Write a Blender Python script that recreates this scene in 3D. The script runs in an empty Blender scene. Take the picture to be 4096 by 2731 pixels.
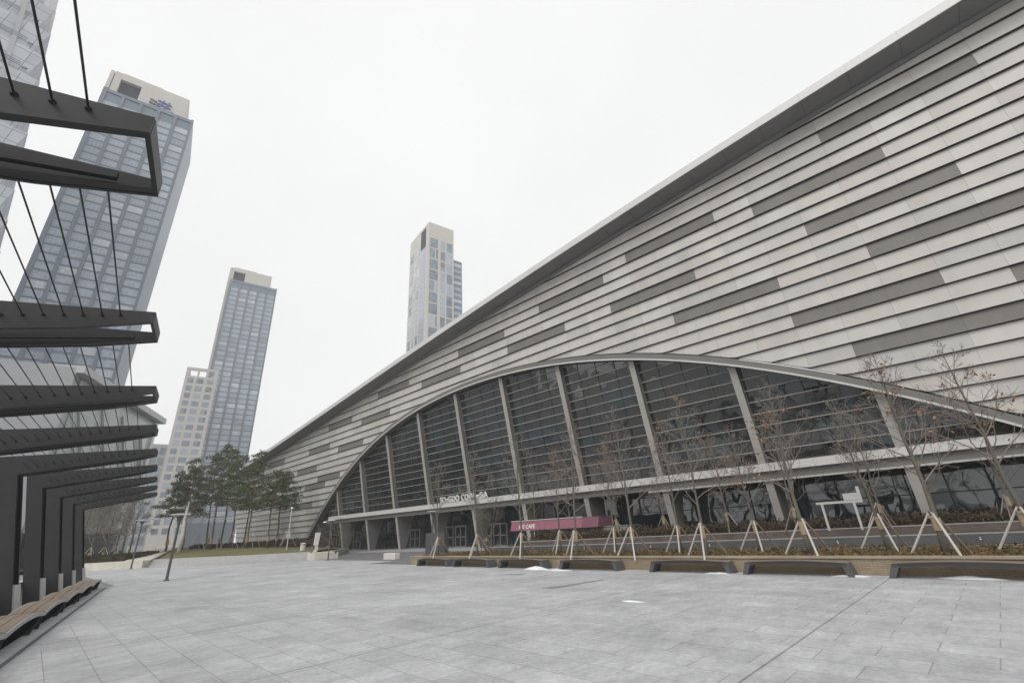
import bpy, bmesh, math, random
from math import sin, cos, pi, radians, sqrt, atan2
from mathutils import Vector, Matrix, noise
sc = bpy.context.scene
col = sc.collection
rnd = random.Random(7)

# ---------------------------------------------------------------- camera, sky, sun, exposure
CAMZ = 1.8
cam = bpy.data.objects.new("camera", bpy.data.cameras.new("camera")); col.objects.link(cam); sc.camera = cam
cam.data.sensor_fit = 'HORIZONTAL'; cam.data.sensor_width = 36; cam.data.lens = 15.730
cam.data.clip_start = 0.05; cam.data.clip_end = 6000
PITCH, ROLL, HEAD = 0.39635659, -0.05546337, 0.79231489
fw = Vector((sin(HEAD)*cos(PITCH), cos(HEAD)*cos(PITCH), sin(PITCH)))
r0 = Vector((cos(HEAD), -sin(HEAD), 0)); u0 = r0.cross(fw)
rr = r0*cos(ROLL) + u0*sin(ROLL); uu = u0*cos(ROLL) - r0*sin(ROLL)
m = Matrix((rr, uu, -fw)).transposed().to_4x4(); m.translation = Vector((0, 0, CAMZ)); cam.matrix_world = m

SUN_EL, SUN_AZ = radians(42), radians(252)        # azimuth clockwise from +Y
world = bpy.data.worlds.new("World"); sc.world = world; world.use_nodes = True
wn = world.node_tree; wn.nodes.clear()
def N(nt, t, **k):
    n = nt.nodes.new(t)
    for a, b in k.items(): setattr(n, a, b)
    return n
out = N(wn, 'ShaderNodeOutputWorld'); bg = N(wn, 'ShaderNodeBackground'); bg.inputs['Strength'].default_value = 0.1
sky = N(wn, 'ShaderNodeTexSky', sky_type='NISHITA', sun_disc=False, sun_elevation=SUN_EL, sun_rotation=SUN_AZ)
sky.dust_density = 6; sky.air_density = 1.2
hsv = N(wn, 'ShaderNodeHueSaturation'); hsv.inputs['Saturation'].default_value = 0.12
wn.links.new(sky.outputs[0], hsv.inputs['Color'])
tc = N(wn, 'ShaderNodeTexCoord'); nz = N(wn, 'ShaderNodeTexNoise'); nz.inputs['Scale'].default_value = 2.2; nz.inputs['Detail'].default_value = 3
wn.links.new(tc.outputs['Generated'], nz.inputs['Vector'])
mr = N(wn, 'ShaderNodeMapRange'); mr.inputs[1].default_value = .3; mr.inputs[2].default_value = .7; mr.inputs[3].default_value = 9.3; mr.inputs[4].default_value = 9.9
wn.links.new(nz.outputs['Fac'], mr.inputs[0])
mx = N(wn, 'ShaderNodeMix', data_type='RGBA'); mx.inputs[0].default_value = 0.93      # overcast deck over the clear sky
wn.links.new(hsv.outputs[0], mx.inputs[6]); wn.links.new(mr.outputs[0], mx.inputs[7])
wn.links.new(mx.outputs[2], bg.inputs['Color']); wn.links.new(bg.outputs[0], out.inputs[0])
sl = bpy.data.lights.new("sun", 'SUN'); sl.energy = 1.4; sl.angle = radians(32); sl.color = (1, .965, .92)
so = bpy.data.objects.new("sun", sl); col.objects.link(so)
sd = Vector((sin(SUN_AZ)*cos(SUN_EL), cos(SUN_AZ)*cos(SUN_EL), sin(SUN_EL)))
so.rotation_euler = sd.to_track_quat('Z', 'Y').to_euler(); so.location = (0, 0, 60)
sc.view_settings.view_transform = 'Standard'; sc.view_settings.look = 'None'; sc.view_settings.gamma = 1
sc.view_settings.exposure = 0.10
sc.cycles.max_bounces = 6; sc.cycles.volume_bounces = 3

# ---------------------------------------------------------------- helpers
class MB:
    def __init__(s): s.v = []; s.f = []; s.m = []; s.sm = False
    def add(s, vs, fs, mi=0):
        o = len(s.v); s.v += [tuple(x) for x in vs]
        for f in fs: s.f.append([o+i for i in f]); s.m.append(mi)
    def quad(s, a, b, c, d, mi=0): s.add([a, b, c, d], [[0, 1, 2, 3]], mi)
    def hexa(s, p, mi=0):            # 8 points: bottom 0-3, top 4-7
        s.add(p, [[3, 2, 1, 0], [4, 5, 6, 7], [0, 1, 5, 4], [1, 2, 6, 5], [2, 3, 7, 6], [3, 0, 4, 7]], mi)
    def box(s, x0, x1, y0, y1, z0, z1, mi=0):
        s.hexa([(x0, y0, z0), (x1, y0, z0), (x1, y1, z0), (x0, y1, z0), (x0, y0, z1), (x1, y0, z1), (x1, y1, z1), (x0, y1, z1)], mi)
    def prism(s, poly, off, mi=0):   # polygon of 3-D points swept by the vector off
        n = len(poly); off = Vector(off); a = [Vector(p) for p in poly]; b = [p+off for p in a]
        s.add(a+b, [list(range(n))[::-1], list(range(n, 2*n))] + [[i, (i+1) % n, n+(i+1) % n, n+i] for i in range(n)], mi)
    def bar(s, a, b, w, h, mi=0, up=Vector((0, 0, 1))):
        a, b = Vector(a), Vector(b); d = (b-a).normalized(); x = d.cross(up)
        if x.length < 1e-4: x = d.cross(Vector((1, 0, 0)))
        x.normalize(); y = x.cross(d); x *= w/2; y *= h/2
        s.hexa([a-x-y, a+x-y, b+x-y, b-x-y, a-x+y, a+x+y, b+x+y, b-x+y], mi)
    def tube(s, pts, rad, n=6, mi=0, cap=True):
        pts = [Vector(p) for p in pts]; vs = []; fs = []
        for i, p in enumerate(pts):
            d = (pts[min(i+1, len(pts)-1)]-pts[max(i-1, 0)]).normalized()
            x = d.cross(Vector((0, 0, 1)) if abs(d.z) < .9 else Vector((1, 0, 0))).normalized(); y = d.cross(x)
            r = rad[i] if isinstance(rad, (list, tuple)) else rad
            for k in range(n): vs.append(p + x*(r*cos(2*pi*k/n)) + y*(r*sin(2*pi*k/n)))
        for i in range(len(pts)-1):
            for k in range(n): fs.append([i*n+k, i*n+(k+1) % n, (i+1)*n+(k+1) % n, (i+1)*n+k])
        if cap: fs.append(list(range(n))[::-1]); fs.append([(len(pts)-1)*n+k for k in range(n)])
        s.add(vs, fs, mi)
    def lathe(s, c, prof, n=16, mi=0):
        vs = [(c[0]+r*cos(2*pi*k/n), c[1]+r*sin(2*pi*k/n), c[2]+z) for r, z in prof for k in range(n)]
        fs = [[i*n+k, i*n+(k+1) % n, (i+1)*n+(k+1) % n, (i+1)*n+k] for i in range(len(prof)-1) for k in range(n)]
        fs.append(list(range(n))[::-1]); fs.append([(len(prof)-1)*n+k for k in range(n)])
        s.add(vs, fs, mi)
    def build(s, name, mats, parent=None, smooth=False, bevel=0):
        me = bpy.data.meshes.new(name); me.from_pydata(s.v, [], s.f)
        for mt in (mats if isinstance(mats, (list, tuple)) else [mats]): me.materials.append(mt)
        me.polygons.foreach_set('material_index', s.m)
        if smooth: me.polygons.foreach_set('use_smooth', [True]*len(s.f))
        me.update()
        bm = bmesh.new(); bm.from_mesh(me)
        if smooth: bmesh.ops.remove_doubles(bm, verts=bm.verts, dist=1e-5)
        bmesh.ops.recalc_face_normals(bm, faces=bm.faces) if len(bm.faces) < 60000 and not getattr(s, 'keep', False) else None
        if bevel: bmesh.ops.bevel(bm, geom=[e for e in bm.edges if len(e.link_faces) == 2 and e.calc_face_angle(0) > .5], offset=bevel, segments=1, affect='EDGES', clamp_overlap=True)
        bm.to_mesh(me); bm.free()
        o = bpy.data.objects.new(name, me); col.objects.link(o)
        if parent: o.parent = parent
        return o
def tag(o, label=None, cat=None, group=None, kind=None):
    if label: o['label'] = label
    if cat: o['category'] = cat
    if group: o['group'] = group
    if kind: o['kind'] = kind
    return o
def thing(name, loc, label, cat, group=None, rz=0):
    o = bpy.data.objects.new(name, None); col.objects.link(o); o.location = loc; o.rotation_euler = (0, 0, rz); o.empty_display_size = .3
    return tag(o, label, cat, group)
def copy_tree(o, parent=None):
    c = o.copy(); col.objects.link(c)
    if parent: c.parent = parent
    for ch in list(o.children): copy_tree(ch, c)
    return c
def text_mesh(name, txt, size, depth, mat, matrix, parent=None, space=1.0, bold=.014):
    cu = bpy.data.curves.new(name+'_curve', 'FONT'); cu.body = txt; cu.size = size; cu.extrude = depth; cu.space_character = space; cu.offset = size*bold
    t = bpy.data.objects.new(name+'_curve', cu); col.objects.link(t)
    dg = bpy.context.evaluated_depsgraph_get(); me = bpy.data.meshes.new_from_object(t.evaluated_get(dg)); me.name = name
    bpy.data.objects.remove(t); bpy.data.curves.remove(cu)
    me.transform(matrix); me.materials.clear(); me.materials.append(mat)
    o = bpy.data.objects.new(name, me); col.objects.link(o)
    if parent: o.parent = parent
    return o

# ---------------------------------------------------------------- materials
def srgb(r, g, b):
    f = lambda c: ((c/255+.055)/1.055)**2.4 if c > 10 else c/255/12.92
    return (f(r), f(g), f(b), 1)
def mat(name, c, rough=.6, var=.12, scale=3., metal=0, spec=.5, bump=0, bscale=40., var2=0, scale2=.3, stretch=None):
    mt = bpy.data.materials.new(name); mt.use_nodes = True; nt = mt.node_tree; b = nt.nodes['Principled BSDF']
    b.inputs['Roughness'].default_value = rough; b.inputs['Metallic'].default_value = metal; b.inputs['Specular IOR Level'].default_value = spec
    g = N(nt, 'ShaderNodeNewGeometry'); vec = g.outputs['Position']
    if stretch:
        mp = N(nt, 'ShaderNodeMapping'); mp.inputs['Scale'].default_value = stretch; nt.links.new(vec, mp.inputs['Vector']); vec = mp.outputs[0]
    n1 = N(nt, 'ShaderNodeTexNoise'); n1.inputs['Scale'].default_value = scale; n1.inputs['Detail'].default_value = 5; n1.inputs['Roughness'].default_value = .6
    nt.links.new(vec, n1.inputs['Vector'])
    r = N(nt, 'ShaderNodeMapRange'); r.inputs[1].default_value = .28; r.inputs[2].default_value = .72; r.inputs[3].default_value = 1-var; r.inputs[4].default_value = 1+var
    nt.links.new(n1.outputs['Fac'], r.inputs[0]); fac = r.outputs[0]
    if var2:
        n2 = N(nt, 'ShaderNodeTexNoise'); n2.inputs['Scale'].default_value = scale2; n2.inputs['Detail'].default_value = 3
        nt.links.new(g.outputs['Position'], n2.inputs['Vector'])
        r2 = N(nt, 'ShaderNodeMapRange'); r2.inputs[1].default_value = .3; r2.inputs[2].default_value = .7; r2.inputs[3].default_value = 1-var2; r2.inputs[4].default_value = 1+var2
        nt.links.new(n2.outputs['Fac'], r2.inputs[0]); mm = N(nt, 'ShaderNodeMath', operation='MULTIPLY'); nt.links.new(fac, mm.inputs[0]); nt.links.new(r2.outputs[0], mm.inputs[1]); fac = mm.outputs[0]
    vm = N(nt, 'ShaderNodeVectorMath', operation='SCALE'); vm.inputs[0].default_value = c[:3]; nt.links.new(fac, vm.inputs['Scale'])
    nt.links.new(vm.outputs[0], b.inputs['Base Color'])
    if bump:
        nb = N(nt, 'ShaderNodeTexNoise'); nb.inputs['Scale'].default_value = bscale; nb.inputs['Detail'].default_value = 4; nt.links.new(vec, nb.inputs['Vector'])
        bu = N(nt, 'ShaderNodeBump'); bu.inputs['Strength'].default_value = bump; bu.inputs['Distance'].default_value = .02; nt.links.new(nb.outputs['Fac'], bu.inputs['Height']); nt.links.new(bu.outputs[0], b.inputs['Normal'])
    return mt
def glass(name, c, rough=.03, wave=.05, scale=.35, spec=.5, ior=1.5):
    mt = mat(name, c, rough, .25, .4, spec=spec); nt = mt.node_tree; b = nt.nodes['Principled BSDF']; b.inputs['IOR'].default_value = ior
    g = N(nt, 'ShaderNodeNewGeometry'); nb = N(nt, 'ShaderNodeTexNoise'); nb.inputs['Scale'].default_value = scale; nb.inputs['Detail'].default_value = 1
    nt.links.new(g.outputs['Position'], nb.inputs['Vector']); bu = N(nt, 'ShaderNodeBump'); bu.inputs['Strength'].default_value = 1; bu.inputs['Distance'].default_value = wave
    nt.links.new(nb.outputs['Fac'], bu.inputs['Height']); nt.links.new(bu.outputs[0], b.inputs['Normal'])
    return mt
def brick_mat(name, c1, c2, cm, w, h, mortar, rot=0, offset=0, rough=.75, swap=False, grime=.14, bump=.25, vertical=None, fine=(22, .10), streak=False, spec=.5):
    """stones of w x h with a joint; vertical=(ux,uy) maps a wall running along that direction"""
    mt = bpy.data.materials.new(name); mt.use_nodes = True; nt = mt.node_tree; b = nt.nodes['Principled BSDF']; b.inputs['Roughness'].default_value = rough; b.inputs['Specular IOR Level'].default_value = spec
    g = N(nt, 'ShaderNodeNewGeometry'); sx = N(nt, 'ShaderNodeSeparateXYZ'); nt.links.new(g.outputs['Position'], sx.inputs[0]); cx = N(nt, 'ShaderNodeCombineXYZ')
    if vertical:
        d = N(nt, 'ShaderNodeVectorMath', operation='DOT_PRODUCT'); d.inputs[1].default_value = (vertical[0], vertical[1], 0); nt.links.new(g.outputs['Position'], d.inputs[0])
        nt.links.new(d.outputs['Value'], cx.inputs[0]); nt.links.new(sx.outputs[2], cx.inputs[1]); vec = cx.outputs[0]
    else:
        mp = N(nt, 'ShaderNodeMapping'); mp.inputs['Rotation'].default_value = (0, 0, rot); nt.links.new(g.outputs['Position'], mp.inputs['Vector'])
        nt.links.new(mp.outputs[0], sx.inputs[0]); a, bb = (1, 0) if swap else (0, 1)
        nt.links.new(sx.outputs[a], cx.inputs[0]); nt.links.new(sx.outputs[bb], cx.inputs[1]); vec = cx.outputs[0]
    br = N(nt, 'ShaderNodeTexBrick'); br.offset = offset; br.offset_frequency = 2; br.squash = 1
    br.inputs['Scale'].default_value = 1; br.inputs['Brick Width'].default_value = w; br.inputs['Row Height'].default_value = h; br.inputs['Mortar Size'].default_value = mortar
    br.inputs['Mortar Smooth'].default_value = .1; br.inputs['Color1'].default_value = c1; br.inputs['Color2'].default_value = c2; br.inputs['Mortar'].default_value = cm; br.inputs['Bias'].default_value = 0
    nt.links.new(vec, br.inputs['Vector'])
    n1 = N(nt, 'ShaderNodeTexNoise'); n1.inputs['Scale'].default_value = .35; n1.inputs['Detail'].default_value = 6; n1.inputs['Roughness'].default_value = .65; nt.links.new(g.outputs['Position'], n1.inputs['Vector'])
    r1 = N(nt, 'ShaderNodeMapRange'); r1.inputs[1].default_value = .3; r1.inputs[2].default_value = .7; r1.inputs[3].default_value = 1-grime; r1.inputs[4].default_value = 1+grime; nt.links.new(n1.outputs['Fac'], r1.inputs[0])
    n2 = N(nt, 'ShaderNodeTexNoise'); n2.inputs['Scale'].default_value = fine[0]; n2.inputs['Detail'].default_value = 4; n2.inputs['Roughness'].default_value = .7; nt.links.new(g.outputs['Position'], n2.inputs['Vector'])
    r2 = N(nt, 'ShaderNodeMapRange'); r2.inputs[1].default_value = .3; r2.inputs[2].default_value = .7; r2.inputs[3].default_value = 1-fine[1]; r2.inputs[4].default_value = 1+fine[1]; nt.links.new(n2.outputs['Fac'], r2.inputs[0])
    mm = N(nt, 'ShaderNodeMath', operation='MULTIPLY'); nt.links.new(r1.outputs[0], mm.inputs[0]); nt.links.new(r2.outputs[0], mm.inputs[1])
    if streak:     # salt and scuff marks, stretched with the rows, and wide expansion joints
        mp2 = N(nt, 'ShaderNodeMapping'); mp2.inputs['Scale'].default_value = (1.0, 1.7, 1); nt.links.new(g.outputs['Position'], mp2.inputs['Vector'])
        n3 = N(nt, 'ShaderNodeTexNoise'); n3.inputs['Scale'].default_value = 1.6; n3.inputs['Detail'].default_value = 7; n3.inputs['Roughness'].default_value = .7; nt.links.new(mp2.outputs[0], n3.inputs['Vector'])
        r3 = N(nt, 'ShaderNodeMapRange'); r3.inputs[1].default_value = .32; r3.inputs[2].default_value = .72; r3.inputs[3].default_value = .84; r3.inputs[4].default_value = 1.17; nt.links.new(n3.outputs['Fac'], r3.inputs[0])
        m3 = N(nt, 'ShaderNodeMath', operation='MULTIPLY'); nt.links.new(mm.outputs[0], m3.inputs[0]); nt.links.new(r3.outputs[0], m3.inputs[1])
        wr = N(nt, 'ShaderNodeMath', operation='WRAP'); wr.inputs[1].default_value = -2.725; wr.inputs[2].default_value = 2.725
        sy = N(nt, 'ShaderNodeSeparateXYZ'); nt.links.new(g.outputs['Position'], sy.inputs[0]); sb = N(nt, 'ShaderNodeMath', operation='SUBTRACT'); sb.inputs[1].default_value = 2.8; nt.links.new(sy.outputs[1], sb.inputs[0]); nt.links.new(sb.outputs[0], wr.inputs[0])
        ab = N(nt, 'ShaderNodeMath', operation='ABSOLUTE'); nt.links.new(wr.outputs[0], ab.inputs[0]); r4 = N(nt, 'ShaderNodeMapRange'); r4.inputs[1].default_value = .012; r4.inputs[2].default_value = .02; r4.inputs[3].default_value = .5; r4.inputs[4].default_value = 1; nt.links.new(ab.outputs[0], r4.inputs[0])
        mm = N(nt, 'ShaderNodeMath', operation='MULTIPLY'); nt.links.new(m3.outputs[0], mm.inputs[0]); nt.links.new(r4.outputs[0], mm.inputs[1])
    vm = N(nt, 'ShaderNodeVectorMath', operation='SCALE'); nt.links.new(br.outputs['Color'], vm.inputs[0]); nt.links.new(mm.outputs[0], vm.inputs['Scale']); nt.links.new(vm.outputs[0], b.inputs['Base Color'])
    iv = N(nt, 'ShaderNodeMath', operation='MULTIPLY_ADD'); iv.inputs[1].default_value = -1.0; nt.links.new(br.outputs['Fac'], iv.inputs[0]); nt.links.new(n2.outputs['Fac'], iv.inputs[2])
    bu = N(nt, 'ShaderNodeBump'); bu.inputs['Strength'].default_value = bump; bu.inputs['Distance'].default_value = .006; nt.links.new(iv.outputs[0], bu.inputs['Height']); nt.links.new(bu.outputs[0], b.inputs['Normal'])
    return mt
def window_mat(name, c, cols, rows, frame, fw_=.06, rough=.08, spec=.5, vary=.3):
    """glazing of one tower: grid of panes (metres, object space) with thin frames and uneven blinds"""
    mt = bpy.data.materials.new(name); mt.use_nodes = True; nt = mt.node_tree; b = nt.nodes['Principled BSDF']; b.inputs['Roughness'].default_value = rough; b.inputs['Specular IOR Level'].default_value = spec
    t = N(nt, 'ShaderNodeTexCoord'); sx = N(nt, 'ShaderNodeSeparateXYZ'); nt.links.new(t.outputs['Object'], sx.inputs[0])
    ad = N(nt, 'ShaderNodeMath', operation='ADD'); nt.links.new(sx.outputs[0], ad.inputs[0]); nt.links.new(sx.outputs[1], ad.inputs[1])
    cx = N(nt, 'ShaderNodeCombineXYZ'); nt.links.new(ad.outputs[0], cx.inputs[0]); nt.links.new(sx.outputs[2], cx.inputs[1])
    br = N(nt, 'ShaderNodeTexBrick'); br.offset = 0; br.inputs['Scale'].default_value = 1; br.inputs['Brick Width'].default_value = cols; br.inputs['Row Height'].default_value = rows; br.inputs['Mortar Size'].default_value = fw_
    k1 = tuple(x*(1-vary) for x in c[:3])+(1,); k2 = tuple(min(1, x*(1+vary)) for x in c[:3])+(1,)
    br.inputs['Color1'].default_value = k1; br.inputs['Color2'].default_value = k2; br.inputs['Mortar'].default_value = frame; nt.links.new(cx.outputs[0], br.inputs['Vector'])
    oi = N(nt, 'ShaderNodeObjectInfo'); r = N(nt, 'ShaderNodeMapRange'); r.inputs[3].default_value = 1-vary*.6; r.inputs[4].default_value = 1+vary*.6; nt.links.new(oi.outputs['Random'], r.inputs[0])
    vm = N(nt, 'ShaderNodeVectorMath', operation='SCALE'); nt.links.new(br.outputs['Color'], vm.inputs[0]); nt.links.new(r.outputs[0], vm.inputs['Scale']); nt.links.new(vm.outputs[0], b.inputs['Base Color'])
    return mt

M = {}
M['paving'] = brick_mat('granite_paving', (.46, .465, .475, 1), (.395, .40, .41, 1), (.29, .288, .28, 1), 1.2, .6, .009, swap=True, offset=.5, grime=.20, fine=(11, .17), streak=True)
M['border'] = brick_mat('granite_border', (.43, .44, .45, 1), (.375, .385, .39, 1), (.27, .27, .265, 1), 1.2, .6, .009, rot=radians(8.4), swap=True, offset=.5, grime=.18, fine=(11, .16), streak=True)
M['road'] = brick_mat('dark_pavers', (.16, .16, .165, 1), (.20, .2, .2, 1), (.1, .1, .1, 1), .6, .3, .008, swap=True, offset=.5, grime=.2)
M['ground'] = mat('far_ground', (.22, .22, .22, 1), .9, .2, .1, var2=.2, scale2=.02)
M['panel'] = mat('metal_panel', (.53, .512, .483, 1), 0.42, .055, 1.1, spec=.35, var2=.07, scale2=.35, stretch=(1, 1, .12))
M['panel2'] = mat('metal_panel_cool', (.475, .468, .45, 1), 0.42, .055, 1.1, spec=.35, var2=.07, scale2=.35, stretch=(1, 1, .12))
M['panel_dark'] = mat('metal_panel_dark', (.19, .182, .168, 1), .45, .06, 1.2, spec=.3, var2=.06, scale2=.6, stretch=(1, 1, .1))
M['panel3'] = mat('metal_panel_pale', (.55, .538, .515, 1), .4, .05, 1.1, spec=.4, var2=.07, scale2=.35, stretch=(1, 1, .12))
M['panel4'] = mat('metal_panel_warm', (.505, .482, .448, 1), .45, .05, 1.1, spec=.35, var2=.07, scale2=.35, stretch=(1, 1, .12))
M['joint'] = mat('panel_joint', (.06, .052, .04, 1), .8, .05, 1)  # dark joints; also paints the shadow line under each lap
M['roof_edge'] = mat('roof_edge_metal', (.62, .62, .62, 1), .4, .04, .5)
M['soffit'] = mat('soffit_metal', (.20, .2, .205, 1), .6, .05, .6)
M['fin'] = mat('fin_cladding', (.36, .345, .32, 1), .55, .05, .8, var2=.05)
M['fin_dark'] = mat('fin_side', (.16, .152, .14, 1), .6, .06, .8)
M['fascia'] = mat('fascia_metal', (.56, .55, .535, 1), .35, .03, .4)
M['trim'] = mat('arch_trim', (.17, .168, .158, 1), .5, .05, 1)
M['trim_light'] = mat('arch_lip', (.66, .65, .63, 1), .35, .04, 1)
M['louver'] = mat('louver_metal', (.40, .39, .36, 1), .4, .05, 1)
M['glazing'] = glass('dark_glazing', (.024, .026, .028, 1), .02, .06, .5, .5, 1.95)
M['glazing2'] = glass('dark_glazing_tint', (.018, .034, .042, 1), .02, .055, .45, .5, 1.95)
M['mullion'] = mat('mullion', (.03, .035, .037, 1), .5, .1, 2)
M['steel'] = mat('pergola_steel', (.036, .036, .038, 1), .5, .1, 2., spec=.35, bump=.05, bscale=200)
M['cable'] = mat('wire_rope', (.03, .03, .033, 1), .45, .1, 5)
M['deep'] = mat('bench_void', (.006, .006, .006, 1), .95, .1, 3, spec=.1)  # near-black paints the shade under the left bench seats
M['strip'] = mat('bench_strip', (.10, .055, .03, 1), .6, .1, 3)
M['timber'] = mat('bench_timber', (.235, .18, .135, 1), .6, .18, 6., stretch=(14, 1, 14), bump=.1, bscale=60)
M['apron'] = mat('bench_apron', (.36, .37, .37, 1), .45, .05, 2)
M['black'] = mat('bench_leg_steel', (.03, .03, .033, 1), .5, .08, 3)
M['bench_grey'] = mat('bench_leg_grey', (.085, .085, .088, 1), .5, .08, 3)
M['brick'] = brick_mat('tan_brick', (.33, .265, .18, 1), (.265, .205, .135, 1), (.21, .175, .13, 1), .2, .06, .008, offset=.5, vertical=(0, 1), grime=.2, bump=.5, rough=.85)
M['bricktop'] = brick_mat('tan_coping', (.36, .30, .23, 1), (.32, .265, .195, 1), (.25, .2, .15, 1), .4, .2, .006, swap=True, grime=.15, rough=.85)
M['granite'] = brick_mat('dark_granite', (.075, .077, .08, 1), (.065, .067, .07, 1), (.03, .03, .03, 1), 1.5, .6, .006, vertical=(-.16, .987), grime=.18, rough=.55)
M['granite_top'] = mat('granite_coping', (.30, .29, .28, 1), .6, .08, 4)
M['brownwall'] = mat('stained_wall', (.105, .082, .073, 1), .7, .3, 1.3, stretch=(1, 1, .25), bump=.2, bscale=20)
M['cream'] = mat('cream_stone', (.56, .53, .46, 1), .75, .10, 1.5, var2=.12, scale2=.5, bump=.15)
M['step'] = mat('step_stone', (.40, .40, .40, 1), .75, .12, 2.5, bump=.15)
M['plinth'] = mat('plinth_stone', (.50, .50, .50, 1), .8, .15, 30, bump=.3, bscale=80)
M['grass'] = mat('winter_lawn', (.135, .125, .05, 1), .95, .35, 2.2, bump=.6, bscale=30, var2=.25, scale2=.25)
M['soil'] = mat('planter_soil', (.09, .065, .035, 1), .95, .3, 3, bump=.6)
M['bark'] = mat('grey_bark', (.125, .115, .09, 1), .9, .25, 9., bump=.4, bscale=30, stretch=(1, 1, .4))
M['twig'] = mat('twig_bark', (.20, .18, .155, 1), .9, .2, 5.)
M['twig_dark'] = mat('twig_bark_dark', (.11, .095, .08, 1), .9, .2, 5.)
M['leaf_brown'] = mat('dry_leaf', (.20, .105, .06, 1), .8, .4, 6.)
M['leaf_brown2'] = mat('dry_leaf_pale', (.32, .2, .125, 1), .8, .3, 6.)
M['wrap'] = mat('straw_wrap', (.36, .28, .175, 1), .9, .15, 25, bump=.5, stretch=(1, 1, 6))
M['stake'] = mat('stake_wood', (.5, .48, .45, 1), .7, .12, 9.)
M['stake_brown'] = mat('stake_wood_brown', (.22, .17, .13, 1), .8, .15, 9.)
M['pine'] = mat('pine_needles', (.060, .082, .020, 1), .8, .4, 1.4)
M['pine2'] = mat('pine_needles_light', (.115, .135, .045, 1), .8, .3, 1.4)
M['pinebark'] = mat('pine_bark', (.15, .10, .075, 1), .9, .3, 4)
M['shrub'] = mat('shrub_leaf', (.062, .052, .03, 1), .85, .4, 3)
M['shrub2'] = mat('shrub_leaf_brown', (.085, .055, .032, 1), .85, .4, 3)
M['cover'] = mat('ground_cover_leaf', (.16, .105, .045, 1), .9, .4, 4)
M['cover2'] = mat('ground_cover_green', (.11, .095, .038, 1), .9, .4, 4)
M['hedge'] = mat('hedge_leaf', (.05, .047, .03, 1), .85, .4, 3)
M['white'] = mat('white_paint', (.72, .72, .71, 1), .45, .04, 2)
M['board'] = mat('board_paint', (.46, .46, .455, 1), .5, .06, 3)
M['letters'] = mat('sign_letters', (.82, .82, .81, 1), .4, .02, 2)
M['pink'] = mat('banner_cloth', (.28, .11, .15, 1), .65, .06, 1.2)
M['pink_dark'] = mat('banner_cloth_side', (.19, .075, .11, 1), .65, .06, 1.2)
M['pale_green'] = mat('kiosk_panel', (.26, .28, .21, 1), .5, .1, 1.5)
M['lamp'] = mat('lamp_post_paint', (.09, .092, .1, 1), .5, .06, 3)
M['lamp_disc'] = mat('lamp_disc', (.6, .6, .58, 1), .5, .05, 2)
M['wet'] = mat('damp_stone', (.25, .25, .245, 1), .5, .3, 5)
M['snow'] = mat('old_snow', (.80, .82, .85, 1), .7, .07, 8, bump=.4, bscale=25)
M['concrete'] = mat('pale_concrete', (.60, .575, .56, 1), .8, .06, 3, bump=.1)
M['door_metal'] = mat('door_metal', (.36, .37, .37, 1), .35, .04, 2, metal=.4)
M['drain'] = brick_mat('drain_grate', (.27, .27, .27, 1), (.22, .22, .22, 1), (.03, .03, .03, 1), .06, .3, .02, rot=radians(8.4), swap=True, grime=.15)
# towers
M['t_cream'] = mat('tower_cream', (.55, .52, .475, 1), .7, .04, .25)
M['t_blue'] = mat('tower_blue_frame', (.17, .22, .265, 1), .4, .06, .2)
M['t_blue_d'] = mat('tower_pier', (.17, .20, .245, 1), .4, .05, .2)
M['t_glass'] = window_mat('tower_glass', (.34, .42, .50, 1), 1.15, 1.28, (.44, .45, .47, 1), .10, vary=.13)
M['t_glass_l'] = window_mat('tower_glass_pale', (.52, .58, .62, 1), 1.15, 1.28, (.46, .47, .48, 1), .09, vary=.16)
M['t_glass_d'] = window_mat('tower_glass_deep', (.25, .32, .385, 1), 1.15, 1.28, (.42, .43, .45, 1), .09, vary=.13)
M['t_recess'] = mat('tower_recess', (.02, .018, .03, 1), .8, .05, .3)  # near-black stands for the shade inside the tower openings
M['e_glass'] = window_mat('block_glass', (.19, .245, .29, 1), 1.6, 3.0, (.27, .28, .28, 1), .06)
M['silver'] = window_mat('silver_facade', (.52, .545, .58, 1), 3.2, 3.2, (.25, .27, .30, 1), .09, rough=.25, vary=.08)
M['silver_dark'] = mat('facade_line', (.10, .115, .14, 1), .5, .1, 1)
M['g_panel'] = mat('grey_panel', (.36, .365, .385, 1), .5, .05, .6, bump=.05, bscale=3)
M['g_glass'] = window_mat('pale_glass', (.43, .475, .47, 1), 1.5, 4.0, (.52, .55, .55, 1), .09, rough=.15, vary=.1)
M['g_dark'] = glass('low_glass', (.05, .07, .085, 1), .08, .02, .3)
M['g_slab'] = mat('slab_grey', (.44, .44, .45, 1), .6, .05, .5)
M['logo_blue'] = mat('logo_blue', (.10, .16, .42, 1), .5, .03, 1)
M['logo_dark'] = mat('logo_dark', (.05, .05, .06, 1), .5, .03, 1)
M['birch'] = mat('pale_trunk', (.62, .60, .56, 1), .8, .18, 3., stretch=(1, 1, 5), bump=.2)

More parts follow.
